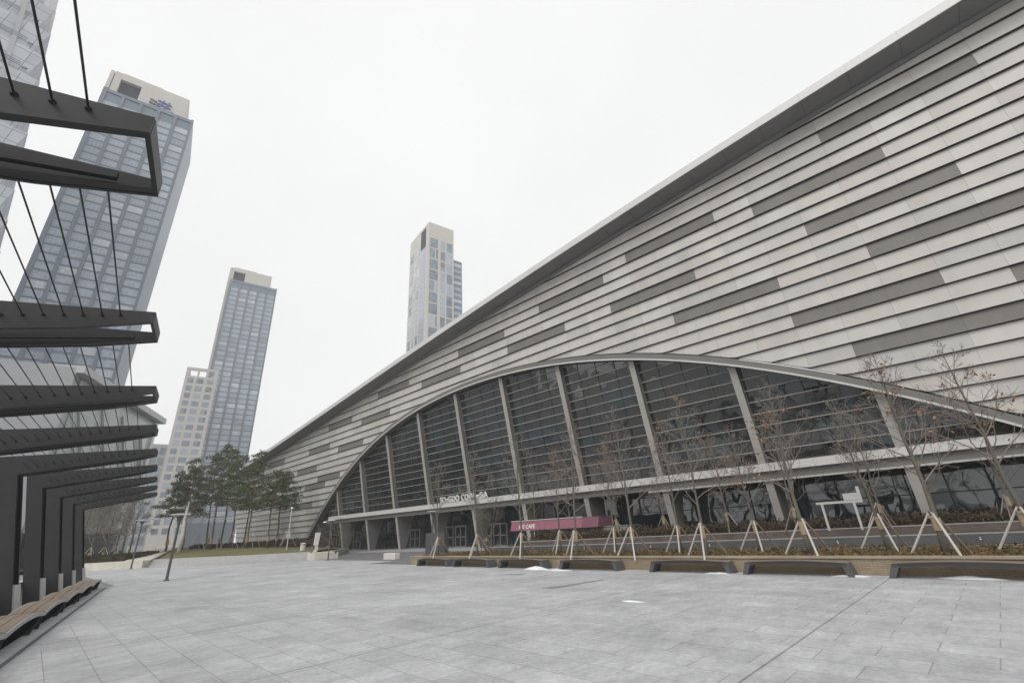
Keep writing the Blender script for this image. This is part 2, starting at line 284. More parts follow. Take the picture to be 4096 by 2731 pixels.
# ---------------------------------------------------------------- ground and paving
def sheet(name, pts, z, mt, label=None):
    b = MB(); b.add([(x, y, z) for x, y in pts], [list(range(len(pts)))]); o = b.build(name, mt); o['kind'] = 'structure'
    if o.data.polygons[0].normal.z < 0: o.data.flip_normals()
    return o
sheet('ground', [(-2500, -2500), (2500, -2500), (2500, 2500), (-2500, 2500)], -.02, M['ground'])
ROW = Vector((.1452, .9894, 0)); RSIDE = Vector((.9894, -.1452, 0))
def rowp(t, side=0):            # a point on the bench row: t metres along it, side metres toward the plaza
    return Vector((.60, 19.0, 0)) + ROW*t + RSIDE*side
a0, a1 = rowp(-45, .62), rowp(17.5, .62)
b0, b1 = rowp(-45, -6.0), rowp(17.5, -6.0)
sheet('plaza_paving', [(a0.x, a0.y), (a1.x, a1.y), (3.4, 75), (9.2, 68.2), (11.3, 63.6), (14.8, 53.9), (20.2, 50), (20.2, 34), (18.1, 34), (18.1, -40), (-10, -40)], 0, M['paving'])
sheet('path', [(a0.x, a0.y), (b0.x, b0.y), (b1.x, b1.y), (a1.x, a1.y)], 0, M['border'])
sheet('road', [(20.2, 50), (20.2, 34), (18.3, 34), (18.3, 28.2), (60, 28.2), (60, 64), (24, 64), (21.6, 50)], -.004, M['road'])
sheet('walkway', [(32.3, 28), (60, 28), (60, 64), (31, 64)], 0, M['step'])
d0, d1, d2, d3 = rowp(-45, .24), rowp(-45, .34), rowp(16.9, .34), rowp(16.9, .24)
sheet('drain_channel', [(d0.x, d0.y), (d1.x, d1.y), (d2.x, d2.y), (d3.x, d3.y)], .004, M['drain'])

# ---------------------------------------------------------------- convention centre
HC, K = -0.03876191, 0.18695874
O = Vector((36.3, 65, 0)); U = Vector((sin(HC), cos(HC), 0)); V = Vector((-K, 0, 1))
NRM = U.cross(V).normalized()
if NRM.x > 0: NRM = -NRM
def F(s, h, d=0): return O + U*s + V*h + NRM*d
BACK = Vector((1, .0388, 0)).normalized()
def arch(s):
    x = (s+24.4)/49
    return 18.780-14.235*x**2-4.459*x**4+1.675*x**6-.1825*x
def archi(s): return arch(s)-.62
def wtop(s):
    x = s/50
    return .3492*x**3-.1979*x**2-5.5634*x+22.39
SL, SR = 62.0, -104.0
centre = thing('convention_centre', O+U*-24, 'vast convention hall with pale lapped panels, sweeping roof and arched glass front', 'building')
def fpart(mb, name, mats, parent=None, smooth=False):
    o = mb.build(name, mats, parent or centre, smooth); o.matrix_parent_inverse = Matrix.Translation(-centre.location) if not parent else Matrix.Identity(4); return o
P0, PP = .32, .996; GS, GP = -3.71, 2.745
runs = [(-47.9, 25.0), (-36.9, 23.7), (-45.2, 21.0), (-50.6, 18.1), (-31.4, 20.8), (-58.8, 23.4), (-64.2, 26.6), (-61.5, 20.5), (-64.3, 17.7), (-58.8, 14.5), (-61.5, 11.7), (-69.9, 13.95), (-23, 22.55), (-14.7, 20.75), (-3.7, 21.4), (1.8, 18.6), (13.3, 19.7), (10.2, 15.8), (21.7, 16.95), (26, 14.2), (18.5, 12.1), (24.2, 10.36), (39.6, 16.4), (27.7, 14.1), (29.9, 7.7), (35.2, 9.6), (40, 12.4), (-75.4, 24.6), (-72.6, 19.6), (-80, 22)]
dark = set()
for s0, h0 in runs:
    k = int((h0-P0)//PP); i = round((GS-s0)/GP)
    for j in range(3): dark.add((k, i+j))
semi = {(int((h0-P0)//PP), round((GS-s0)/GP)-1) for s0, h0 in [(-3.7, 21.4), (13.3, 19.7), (1.8, 18.6)]}
w = MB(); jn = MB()
SUB = 5
for k in range(-1, 31):
    hb, ht = P0+k*PP, P0+(k+1)*PP
    for i in range(int((GS-SL)/GP)-1, int((GS-SR)/GP)+1):
        sl_, sr_ = GS-i*GP, GS-(i+1)*GP
        mi = 1 if (k, i) in dark else (2 if (k, i) in semi else rnd.choice((0, 0, 2, 4, 5)))
        for q in range(SUB):
            g0 = .008 if q == 0 else 0
            s0 = sl_+(sr_-sl_)*q/SUB - g0; s1 = sl_+(sr_-sl_)*(q+1)/SUB
            if s0 > SL or s1 < SR: continue
            a = []
            for s in (s0, s1):
                lo = max(hb+.004, arch(s)+.1 if -75.5 < s < 26.3 else .0); hi = min(ht-.07, wtop(s)+.05); a.append((lo, hi))
            if a[0][1] <= a[0][0] and a[1][1] <= a[1][0]: continue
            fx = lambda s, h: F(s, h, .21*(1-(h-hb)/PP)+.02)
            (l0, t0), (l1, t1) = a
            t0 = max(t0, l0); t1 = max(t1, l1)
            w.add([fx(s0, l0), fx(s1, l1), fx(s1, t1), fx(s0, t0)], [[0, 1, 2, 3]], mi)
            if l0 < hb+.01 and l1 < hb+.01:   # lap underside, coloured dark to paint the lap's shadow line
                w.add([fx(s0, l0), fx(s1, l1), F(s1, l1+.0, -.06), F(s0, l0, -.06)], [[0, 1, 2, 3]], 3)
w.keep = True
fpart(w, 'wall', [M['panel'], M['panel_dark'], M['panel2'], M['joint'], M['panel3'], M['panel4']])
bk = MB()                                  # backing sheet behind the laps, seen in the joints
S_ = [SL-(SL-SR)*i/120 for i in range(121)]
for s0, s1 in zip(S_, S_[1:]):
    l = [arch(s)+.05 if -75.5 < s < 26.3 else -.5 for s in (s0, s1)]
    bk.quad(F(s0, l[0], -.05), F(s1, l[1], -.05), F(s1, max(l[1], wtop(s1)), -.05), F(s0, max(l[0], wtop(s0)), -.05))
fpart(bk, 'wall_backing', M['joint'])
pb = MB()
pb.prism([F(SL, -.5, .25), F(SL, 1.25, .22), F(27.2, 1.25, .22), F(27.6, -.5, .25)], BACK*.6)
fpart(pb, 'plinth', M['granite'])
# roof: overhanging edge, soffit, top
OV = 2.0
def R_(s, dh, back=0):
    p = O + U*s + V*(wtop(s)+.2); p = Vector((p.x-OV, p.y, p.z+dh)); return p + BACK*back
rf = MB(); so_ = MB(); fa = MB(); SLR = SL-1
n = 140; S_ = [SLR-(SLR-SR)*i/n for i in range(n+1)]
for s0, s1 in zip(S_, S_[1:]):
    rf.quad(R_(s0, .66), R_(s1, .66), R_(s1, 3.5, 60), R_(s0, 3.5, 60))
    so_.quad(R_(s0, .0, .0), R_(s1, .0, .0), R_(s1, -.12, 2.6), R_(s0, -.12, 2.6))
i = 0; s = SLR
fj = []
while s > SR:
    fj.append(s); s -= 2.84
off0 = (fj[0]+32.77) % 2.84
fj = [x-off0 for x in fj]
for s0, s1 in zip(fj, fj[1:]):
    g = .004
    fa.hexa([R_(s0-g, 0, -.05), R_(s1+g, 0, -.05), R_(s1+g, 0, .1), R_(s0-g, 0, .1), R_(s0-g, .66, -.05), R_(s1+g, .66, -.05), R_(s1+g, .66, .1), R_(s0-g, .66, .1)])
    so_.bar(R_(s0, -.006, .0), R_(s0, -.126, 2.6), .015, .012, 1)
fpart(rf, 'roof', M['roof_edge']); fpart(so_, 'soffit', [M['soffit'], M['joint']]); fpart(fa, 'roof_fascia', M['roof_edge'])
gu = MB()
for s0, s1 in zip(S_, S_[1:]):
    gu.hexa([F(s0, wtop(s0)-.14, .0), F(s1, wtop(s1)-.14, .0), F(s1, wtop(s1)-.14, .32), F(s0, wtop(s0)-.14, .32), F(s0, wtop(s0)+.16, .0), F(s1, wtop(s1)+.16, .0), F(s1, wtop(s1)+.16, .3), F(s0, wtop(s0)+.16, .3)])
fpart(gu, 'eaves_trim', M['soffit'])
# arch trim
AS = []
th0 = 0
for i in range(121):
    t = pi*i/120; AS.append(-24.55+51.0*cos(t))
AS = [s for s in AS if arch(s) > -.4]
tr = MB(); tl = MB()
for s0, s1 in zip(AS, AS[1:]):
    def e(s):   # outward unit in (s,h)
        ds = .05; dy = (arch(s+ds)-arch(s-ds))/(2*ds); l = sqrt(1+dy*dy); return (-dy/l, 1/l)
    q = []
    for s in (s0, s1):
        ex, ey = e(s); h = arch(s)
        q.append([(s+ex*t, h+ey*t) for t in (.12, 0, -.42, -.55)])
    A, B = q
    tr.hexa([F(*A[2], -.3), F(*B[2], -.3), F(*B[2], .46), F(*A[2], .46), F(*A[1], -.1), F(*B[1], -.1), F(*B[1], .42), F(*A[1], .42)])
    tr.hexa([F(*A[3], -1.0), F(*B[3], -1.0), F(*B[3], .40), F(*A[3], .40), F(*A[2], -1.0), F(*B[2], -1.0), F(*B[2], .40), F(*A[2], .40)]); tl.hexa([F(*A[3], .402), F(*B[3], .402), F(*B[3], .56), F(*A[3], .56), F(*A[2], .402), F(*B[2], .402), F(*B[2], .56), F(*A[2], .56)])
    
fpart(tr, 'arch_trim', M['trim']); fpart(tl, 'arch_lip', M['trim_light'])
# upper glazing, louvers
FT = 5.32
GD = -.68
edges = [28.1, 19.9, 11.8]+[3.6-8.17*i for i in range(9)]+[-69.9, -78]
for e0, e1 in zip(edges, edges[1:]):
    gl = MB(); gl.keep = True; mu = MB()
    cs = [e0+(e1-e0)*i/4 for i in range(5)]
    for s0, s1 in zip(cs, cs[1:]):
        h = 4.6; sub = 4
        while h < 19:
            h1 = h+1.8; j, j2 = rnd.uniform(-.012, .012), rnd.uniform(-.012, .012); mi = 0 if rnd.random() < .8 else 1
            for q in range(sub):
                a_, b_ = s0+(s1-s0)*q/sub, s0+(s1-s0)*(q+1)/sub
                t0, t1 = min(h1, archi(a_)+.25), min(h1, archi(b_)+.25)
                ja, jb = j+(j2-j)*q/sub, j+(j2-j)*(q+1)/sub
                if max(t0, t1) > h+.02: gl.add([F(a_, h, GD+ja), F(b_, h, GD+jb), F(b_, max(t1, h), GD-ja), F(a_, max(t0, h), GD-jb)], [[0, 1, 2, 3]], mi)
            h = h1
    for s_ in cs[1:4]:
        if archi(s_) > FT+.2:
            m1 = MB(); m1.hexa([F(s_+.03, FT-.6, GD-.05), F(s_-.03, FT-.6, GD-.05), F(s_-.03, FT-.6, GD+.05), F(s_+.03, FT-.6, GD+.05), F(s_+.03, archi(s_), GD-.05), F(s_-.03, archi(s_), GD-.05), F(s_-.03, archi(s_), GD+.05), F(s_+.03, archi(s_), GD+.05)]); fpart(m1, 'mullion', M['mullion'])
    if gl.v: fpart(gl, 'glazing', [M['glazing'], M['glazing2']])
def arange_at(h):   # s interval where archi >= h
    lo = hi = None
    for i in range(0, 2041):
        s = 26.5-102*i/2040
        if archi(s) >= h:
            if hi is None: hi = s
            lo = s
    return hi, lo
for k in range(1, 15):
    h = FT+.06+.9*k-.15
    hi, lo = arange_at(h+.12)
    if hi is None or hi-lo < .5: continue
    b = MB(); b.hexa([F(hi, h-.005, GD), F(lo, h-.005, GD), F(lo, h+.005, GD+.2), F(hi, h+.005, GD+.2), F(hi, h+.05, GD), F(lo, h+.05, GD), F(lo, h+.06, GD+.2), F(hi, h+.06, GD+.2)])
    fpart(b, 'louver', M['louver'])
# fins: from the ground to the arch, front edge in the facade plane
fins = [20.0+ -.0] if False else [19.9, 11.8] + [3.6-8.17*i for i in range(9)]
for s in fins:
    top = archi(s)-.05
    if top < FT: top = FT
    wd = .26
    b = MB()
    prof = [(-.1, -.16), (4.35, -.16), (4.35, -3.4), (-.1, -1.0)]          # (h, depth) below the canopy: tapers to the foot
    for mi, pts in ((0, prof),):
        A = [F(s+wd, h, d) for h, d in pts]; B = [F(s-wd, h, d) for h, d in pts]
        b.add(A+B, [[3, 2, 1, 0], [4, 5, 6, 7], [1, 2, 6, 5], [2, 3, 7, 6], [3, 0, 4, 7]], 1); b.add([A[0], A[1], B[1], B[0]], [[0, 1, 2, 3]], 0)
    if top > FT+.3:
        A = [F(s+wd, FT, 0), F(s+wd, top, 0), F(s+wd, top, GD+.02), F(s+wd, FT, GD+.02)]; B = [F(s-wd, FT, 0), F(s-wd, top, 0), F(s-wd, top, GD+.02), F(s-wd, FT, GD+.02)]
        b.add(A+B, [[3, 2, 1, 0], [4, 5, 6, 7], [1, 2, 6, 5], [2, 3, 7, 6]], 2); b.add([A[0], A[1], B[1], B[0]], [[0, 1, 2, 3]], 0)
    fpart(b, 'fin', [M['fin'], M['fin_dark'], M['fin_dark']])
# canopy beam
hi, lo = 15.2, -68.3
b = MB()
for j in range(12):
    s0, s1 = hi+(lo-hi)*j/12-.012, hi+(lo-hi)*(j+1)/12+.012
    b.hexa([F(s0, 4.80, -.3), F(s1, 4.80, -.3), F(s1, 4.80, .22), F(s0, 4.80, .22), F(s0, FT, -.3), F(s1, FT, -.3), F(s1, FT, .12), F(s0, FT, .12)])
fpart(b, 'canopy_fascia', M['fascia'])
b = MB(); b.hexa([F(16.5, 4.22, -1.3), F(-71, 4.22, -1.3), F(-71, 4.22, -.06), F(16.5, 4.22, -.06), F(16.5, 4.79, -1.3), F(-71, 4.79, -1.3), F(-71, 4.79, -.16), F(16.5, 4.79, -.16)])
fpart(b, 'canopy_beam', M['trim'])
b = MB(); b.hexa([F(-44, 4.10, -.3), F(-71, 4.10, -.3), F(-71, 4.10, .06), F(-44, 4.10, .06), F(-44, 4.21, -.3), F(-71, 4.21, -.3), F(-71, 4.21, .06), F(-44, 4.21, .06)])
fpart(b, 'canopy_lip', M['fascia'])
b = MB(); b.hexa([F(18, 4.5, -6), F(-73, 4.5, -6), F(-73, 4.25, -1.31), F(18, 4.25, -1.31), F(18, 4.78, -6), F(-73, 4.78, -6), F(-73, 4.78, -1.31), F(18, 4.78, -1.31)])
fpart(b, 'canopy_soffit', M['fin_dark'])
# ground-floor glass wall, set back; mullions and doors
GX = 3.6
def G0(s, z, d=0): p = O+U*s; return Vector((p.x, p.y, z)) + BACK*(GX-d)
gw = MB(); gm = MB(); i = 0; s = 23.0
while s > -76:
    s1 = s-2.05
    gw.add([G0(s, 0), G0(s1, 0), G0(s1, 4.9), G0(s, 4.9)], [[0, 1, 2, 3]], 0 if s > -22 else 1)
    gm.hexa([G0(s+.04, 0, -.02), G0(s-.04, 0, -.02), G0(s-.04, 0, .1), G0(s+.04, 0, .1), G0(s+.04, 4.9, -.02), G0(s-.04, 4.9, -.02), G0(s-.04, 4.9, .1), G0(s+.04, 4.9, .1)])
    s = s1
for z in (2.55, 3.9): gm.hexa([G0(23, z, -.02), G0(-76, z, -.02), G0(-76, z, .08), G0(23, z, .08), G0(23, z+.07, -.02), G0(-76, z+.07, -.02), G0(-76, z+.07, .08), G0(23, z+.07, .08)])
gw.keep = True
fpart(gw, 'entrance_glazing', [M['glazing'], M['glazing2']]); fpart(gm, 'entrance_mullion', M['mullion'])
def door(s0, s1, zt=2.5, bar=1.15, pane2=True):
    b = MB(); t = .11; D0, D1 = .06, .2
    def bx(a, c, z0, z1, mi=0, d0=D0, d1=D1): b.hexa([G0(a, z0, d0), G0(c, z0, d0), G0(c, z0, d1), G0(a, z0, d1), G0(a, z1, d0), G0(c, z1, d0), G0(c, z1, d1), G0(a, z1, d1)], mi)
    bx(s0, s0-t, 0, zt); bx(s1+t, s1, 0, zt); bx(s0-t, s1+t, zt-.16, zt)
    mid = (s0+s1)/2; bx(mid+.06, mid-.06, 0, zt-.16)
    bx(s0-t, mid+.06, bar, bar+.12); bx(mid-.06, s1+t, bar, bar+.12)
    bx(s0-t, mid+.06, 0, .1); bx(mid-.06, s1+t, 0, .1)
    o = fpart(b, 'door', M['door_metal'])
    hb = MB()
    for sg in (.22, -.22):
        p = G0(mid+sg, bar+.28, .24); hb.bar(p-Vector((0, 0, .14)), p+Vector((0, 0, .14)), .05, .05)
    h = hb.build('handle', M['door_metal'], o)
for a_, c_, z_ in [(14.6, 12.2, 2.75), (-2.3, -4.7, 2.55), (-9.4, -12.3, 2.6), (-12.7, -14.9, 2.6), (-17.0, -19.8, 2.6), (-20.1, -22.5, 2.6)]: door(a_, c_, z_)
# building body behind so that the roof has something under it
b = MB(); b.hexa([G0(21, 0, -1), G0(-76, 0, -1), G0(-76, 0, -50), G0(21, 0, -50), G0(21, 12, -1), G0(-76, 12, -1), G0(-76, 12, -50), G0(21, 12, -50)])
fpart(b, 'hall_core', M['joint'])
# name sign above the canopy
sg = thing('sign', F(-19.8, FT, .1), 'raised white letters reading SONGDO CONVENSIA standing on the canopy edge', 'sign')
T_ = Matrix((-U, V.normalized(), NRM)).transposed().to_4x4()
o = text_mesh('lettering', 'SOnGDO COnVenSiA', .98, .06, M['letters'], Matrix.Identity(4), sg, 1.14, .016)
wdt = max(v.co.x for v in o.data.vertices); o.data.transform(Matrix.Scale(8.75/wdt, 4, (1, 0, 0)))
o.data.transform(Matrix.Translation(F(-15.4, FT+.04, .16)-sg.location) @ T_)

# ---------------------------------------------------------------- brick planter wall, bench row, planter walls
b = MB(); b.box(18.0, 18.32, -45, 28.2, -.05, .44); b.box(18.32, 22.3, 27.9, 28.2, -.05, .44)
pw = thing('planter_wall', (18.16, 10, 0), 'long low tan brick planter wall behind the dark benches', 'wall'); o = b.build('wall', M['brick'], pw); o.matrix_parent_inverse = Matrix.Translation(-pw.location)
b = MB(); b.box(17.95, 18.38, -45, 28.25, .442, .5); b.box(18.385, 22.35, 27.85, 28.25, .442, .5); o = b.build('coping', M['bricktop'], pw); o.matrix_parent_inverse = Matrix.Translation(-pw.location)
sheet('planter_bed', [(18.3, -45), (23.4, -45), (22.3, 27.9), (18.3, 27.9)], .40, M['soil'])
# right bench row
def make_bench(L):
    t = bpy.data.objects.new('bench', None); col.objects.link(t)
    hh, wd = .40, .5
    n = 12; top = []
    b = MB(); cam_ = .055
    ys = [L*(i/n-.5) for i in range(n+1)]; zt = [hh-.0+cam_*(1-(2*y/L)**2)-cam_*.5 for y in ys]
    for i in range(n):
        for k in range(4):
            x0 = -wd/2+wd/4*k+.006; x1 = x0+wd/4-.012
            b.hexa([(x0, ys[i], zt[i]-.035), (x1, ys[i], zt[i]-.035), (x1, ys[i+1], zt[i+1]-.035), (x0, ys[i+1], zt[i+1]-.035), (x0, ys[i], zt[i]), (x1, ys[i], zt[i]), (x1, ys[i+1], zt[i+1]), (x0, ys[i+1], zt[i+1])])
    b.build('seat', M['timber'], t)
    for x0, x1 in ((-wd/2-.03, -wd/2-.002), (wd/2+.002, wd/2+.03)):
        b = MB()
        for i in range(n):
            b.hexa([(x0, ys[i], zt[i]-.10), (x1, ys[i], zt[i]-.10), (x1, ys[i+1], zt[i+1]-.10), (x0, ys[i+1], zt[i+1]-.10), (x0, ys[i], zt[i]-.003), (x1, ys[i], zt[i]-.003), (x1, ys[i+1], zt[i+1]-.003), (x0, ys[i+1], zt[i+1]-.003)])
        b.build('frame', M['black'], t)
    for sgn in (-1, 1):
        b = MB(); y0 = sgn*L/2; zz = zt[0]
        lo, hi_ = -wd/2-.03, wd/2+.03
        pts = [(y0, zz), (y0-sgn*.17, zz-.04), (y0+sgn*.0, 0), (y0+sgn*.15, 0)] if sgn > 0 else [(y0, zz), (y0-sgn*.16, zz-.04), (y0-sgn*.17+sgn*.12, 0), (y0+sgn*.10, 0)]
        b.prism([(lo, y, z) for y, z in pts], (hi_-lo, 0, 0)); b.build('leg', M['bench_grey'], t)
    return t
LB = 2.92
proto = make_bench(LB)
bl = ['furthest dark bench by the brick planter end, beside the grey paved forecourt', 'dark bench second from the planter end, left of an old snow heap', 'dark bench with a snow heap lying against its right leg', 'dark bench with the snow heap against its near left leg', 'dark bench in the middle of the brick wall, snow by its right leg', 'long dark bench between the small snow scraps and the last bench', 'nearest dark bench at the right edge with a snow strip below it']
yl = [26.9, 23.3, 19.5, 15.2, 10.1, 6.7, 2.86]     # far (left) leg feet
ylr = [23.6, 19.9, 16.0, 11.8, 7.6, 3.95, .2]
yc = [25.3, 21.75, 18.1, 14.1, 9.95, 5.7, 1.4]
for i, (y, l) in enumerate(zip([24.9, 21.26, 17.4, 13.3, 8.7, 5.17, 1.2], bl)):
    o = proto if i == 0 else copy_tree(proto); o.location = (17.58, y, 0)
    o.rotation_euler = (0, 0, 0); tag(o, l, 'bench', 'dark benches along the brick planter')
# dark granite ledge and stained wall behind the planter
def lerp(a, b, t): return a+(b-a)*t
def ledge_x(y, z=0): return 27.65+(32.82-27.65)*(31.56-y)/31.9
lw = thing('ledge_wall', (30, 12, 0), 'long dark granite ledge wall with pale top behind the planted trees', 'wall')
b = MB(); A = Vector((ledge_x(31.5), 31.5, 0)); B = Vector((ledge_x(-30), -30, 0)); d = (B-A).normalized(); nb = Vector((-d.y, d.x, 0))
b.prism([A, B, B+nb*.35, A+nb*.35], (0, 0, .44)); b.prism([A, A+Vector((8.0, .4, 0)), A+Vector((8.0, .1, 0)), A+nb*.35+d*.3], (0, 0, .43))
o = b.build('wall', M['granite'], lw); o.matrix_parent_inverse = Matrix.Translation(-lw.location)
b = MB(); z = Vector((0, 0, .441)); b.prism([A-nb*.02+z, B-nb*.02+z, B+nb*.4+z, A+nb*.4+z], (0, 0, .05)); o = b.build('coping', M['granite_top'], lw); o.matrix_parent_inverse = Matrix.Translation(-lw.location)
sheet('upper_bed', [(A.x+.4, 31), (B.x+.4, -30), (46, -30), (37.5, 31)], .40, M['soil'])
uw = thing('stained_wall', (32, 12, 0), 'brownish streaked upper planter wall with pale coping below the hedge', 'wall')
A2 = Vector((28.9, 28.6, .38)); B2 = Vector((38.0, -.6, .38)); B3 = Vector((41.5, -12, .38))
b = MB(); d2 = (B2-A2).normalized(); n2 = Vector((-d2.y, d2.x, 0))
b.prism([A2, B2, B2+n2*.3, A2+n2*.3], (0, 0, .38)); b.prism([B2+d2*.001, B3, B3+n2*.3, B2+n2*.3+d2*.001], (0, 0, .38)); o = b.build('wall', M['brownwall'], uw); o.matrix_parent_inverse = Matrix.Translation(-uw.location)
b = MB(); z = Vector((0, 0, .381)); b.prism([A2+z-n2*.03, B2+z-n2*.03, B2+z+n2*.34, A2+z+n2*.34], (0, 0, .06)); b.prism([B2+z-n2*.03+d2*.001, B3+z-n2*.03, B3+z+n2*.34, B2+z+n2*.34+d2*.001], (0, 0, .06)); o = b.build('coping', M['granite_top'], uw); o.matrix_parent_inverse = Matrix.Translation(-uw.location)
sheet('shrub_bed', [(A2.x+.3, A2.y), (B2.x+.3, B2.y), (B3.x+.3, B3.y), (46, -12), (38.2, 28.6)], .78, M['soil'])
for i, (y, l) in enumerate([(1.2, 'small recessed wall light with pale bracket nearest the right edge of the ledge'), (6.9, 'small wall light on the ledge between the two leaning young trees'), (13.6, 'small wall light on the ledge behind the crossed white stakes'), (17.4, 'small wall light on the ledge left of the crossed white stakes'), (22.4, 'small wall light on the ledge below the pink awning'), (29.6, 'small wall light near the left end of the granite ledge')]):
    p = Vector((ledge_x(y), y, .24)); t = thing('wall_light', p, l, 'wall light', 'wall lights along the granite ledge', atan2(-d.x, d.y) if False else 0)
    b = MB(); b.box(-.02, .03, -.07, .07, -.09, .09); b.build('housing', M['black'], t)
    b = MB(); b.box(-.045, -.021, -.035, .035, .02, .065); b.box(-.045, -.021, -.04, .04, -.065, -.01); b.build('bracket', M['lamp_disc'], t)

# ---------------------------------------------------------------- plants
def blades(b, pos, size, up=.6, n=1, mi=0, rg=rnd, flat=1.0):
    for _ in range(n):
        d = Vector((rg.gauss(0, 1), rg.gauss(0, 1), rg.gauss(up, .6)*flat)); d.normalize()
        x = d.cross(Vector((rg.gauss(0, 1), rg.gauss(0, 1), rg.gauss(0, 1)))).normalized()
        l = size*rg.uniform(.6, 1.4); w_ = l*.36; p = Vector(pos)
        b.add([p-x*w_*.5, p+d*l*.5-x*w_*.6, p+d*l, p+d*l*.5+x*w_*.6], [[0, 1, 2, 3]], mi)
def cover(name, poly_fn, n, z, size, hgt, mats, label, kind='stuff', seed=1, up=.5):
    rg = random.Random(seed); b = MB(); b.keep = True
    for _ in range(n):
        x, y = poly_fn(rg); k = noise.noise(Vector((x*.6, y*.6, seed)))
        hh = max(.03, hgt*(.65+.6*k+rg.uniform(-.25, .25)))
        blades(b, (x, y, z+rg.random()*hh), size, up, 1, (0 if k+rg.uniform(-.4, .4) > 0 else 1), rg)
    o = b.build(name, mats); o['kind'] = kind
    o['label'] = label
    return o
def pf_cover(rg):
    y = 27.7-(rg.random()**1.0)*42; return 18.45+rg.random()**1.5*(4.1+(27.7-y)*.03), y
cover('ground_cover', pf_cover, 26000, .39, .13, .13, [M['cover'], M['cover2']], 'low russet ground cover filling the brick planter', seed=3)
def pf_up(rg):
    y = 28.3-rg.random()*40; f = (28.6-y)/29.2; x0 = 28.9+f*9.1+.45; return x0+rg.random()**1.6*3.4, y
cover('shrub_planting', pf_up, 26000, .74, .20, .75, [M['shrub'], M['shrub2']], 'dense olive brown shrub planting above the streaked wall', seed=5)

def grow(b, p, d, L, r, depth, rg, tips, seg=4, mi=0, gn=.16, up=.12, rmin=.006):
    pts = [Vector(p)]; rad = [r]; d = Vector(d).normalized()
    for i in range(seg):
        d = (d+Vector((rg.gauss(0, gn), rg.gauss(0, gn), rg.gauss(up*.4, gn*.7)+up*.3))).normalized()
        pts.append(pts[-1]+d*(L/seg)); rad.append(max(rmin, r*(1-.75*(i+1)/seg)))
    b.tube(pts, rad, 4 if depth > 1 else 3, mi, cap=False)
    if depth <= 0: tips.append((pts[-1], d)); return
    k = rg.randint(3, 5) if depth > 1 else rg.randint(2, 4)
    for j in range(k):
        t = rg.uniform(.25, .98); i = min(int(t*seg), seg-1); q = pts[i].lerp(pts[i+1], t*seg-i); dd = (pts[i+1]-pts[i]).normalized()
        s_ = dd.cross(Vector((rg.gauss(0, 1), rg.gauss(0, 1), rg.gauss(0, 1)))).normalized()
        nd = (dd*cos(.75)+s_*sin(.75)).normalized()
        grow(b, q, nd, L*rg.uniform(.38, .62)*(1.1-.45*t), max(.004, rad[i]*.55), depth-1, rg, tips, 3, mi, gn, up, rmin)
def bare_tree(loc, H, r, clear, seed, label, cat='tree', group=None, leafy=0, lean=(0, 0), spread=.42, nb=22, wrap=True, mt='twig', stems=1, depth=2, name='young_tree', el=(.55, 1.0), bark='bark', rmin=.006):
    rg = random.Random(seed); t = thing(name, loc, label, cat, group)
    tb = MB(); bb = MB(); tips = []
    for sidx in range(stems):
        ang = 2*pi*sidx/max(1, stems)+rg.uniform(-.4, .4); sp = 0 if stems == 1 else rg.uniform(.18, .42)
        pts = []; n = 9; x = y = 0; hs = H*(1 if stems == 1 else rg.uniform(.75, 1))
        for i in range(n+1):
            f = i/n; z = f*hs
            pts.append(Vector((x+lean[0]*f*f*H+cos(ang)*sp*z, y+lean[1]*f*f*H+sin(ang)*sp*z, z-.05))); x += rg.gauss(0, .012*H/7*2.2); y += rg.gauss(0, .012*H/7*2.2)
        rs = [max(.008, r*(1-.92*(i/n)**.85)*(1.25 if i == 0 else 1))/(1 if stems == 1 else 1.7) for i in range(n+1)]
        tb.tube(pts, rs, 7, 0)
        az = rg.uniform(0, 6.28)
        m_ = nb if stems == 1 else max(6, nb//2)
        for j in range(m_):
            f = (clear/H)+(1-clear/H)*((j+.5)/m_)**.9*.96; i = min(int(f*n), n-1); q = pts[i].lerp(pts[i+1], f*n-i); az += 2.4+rg.uniform(-.4, .4)
            e = lerp(el[0], el[1], f)+rg.uniform(-.15, .15)
            L = H*spread*(1.05-f)*rg.uniform(.75, 1.2)+.25
            grow(bb, q, (cos(az)*cos(e), sin(az)*cos(e), sin(e)), L, max(.007, rs[i]*.42, rmin), depth, rg, tips, 4, rmin=rmin)
    tb.build('trunk', M[bark], t, smooth=True); bb.keep = True; bb.build('branches', M[mt], t)
    if leafy:
        lb = MB(); lb.keep = True
        pick = [q for q in tips if noise.noise(q[0]*.55+Vector((seed, 0, 0))) > .13]
        for q, dd in pick:
            for _ in range(leafy):
                blades(lb, q+Vector((rg.gauss(0, .07), rg.gauss(0, .07), rg.gauss(-.03, .07))), .12, -.35, 1, 0 if rg.random() < .6 else 1, rg)
        if lb.v: lb.build('leaves', [M['leaf_brown'], M['leaf_brown2']], t)
    if wrap:
        wb = MB(); wb.tube([pts[0].lerp(pts[3], f) for f in [wrap*.68/(3*H/9), wrap*.84/(3*H/9), wrap/(3*H/9)]] if stems == 1 else [Vector((0, 0, .4)), Vector((0, 0, .9))], r*1.12+.012, 9); wb.build('trunk_wrap', M['wrap'], t)
    return t
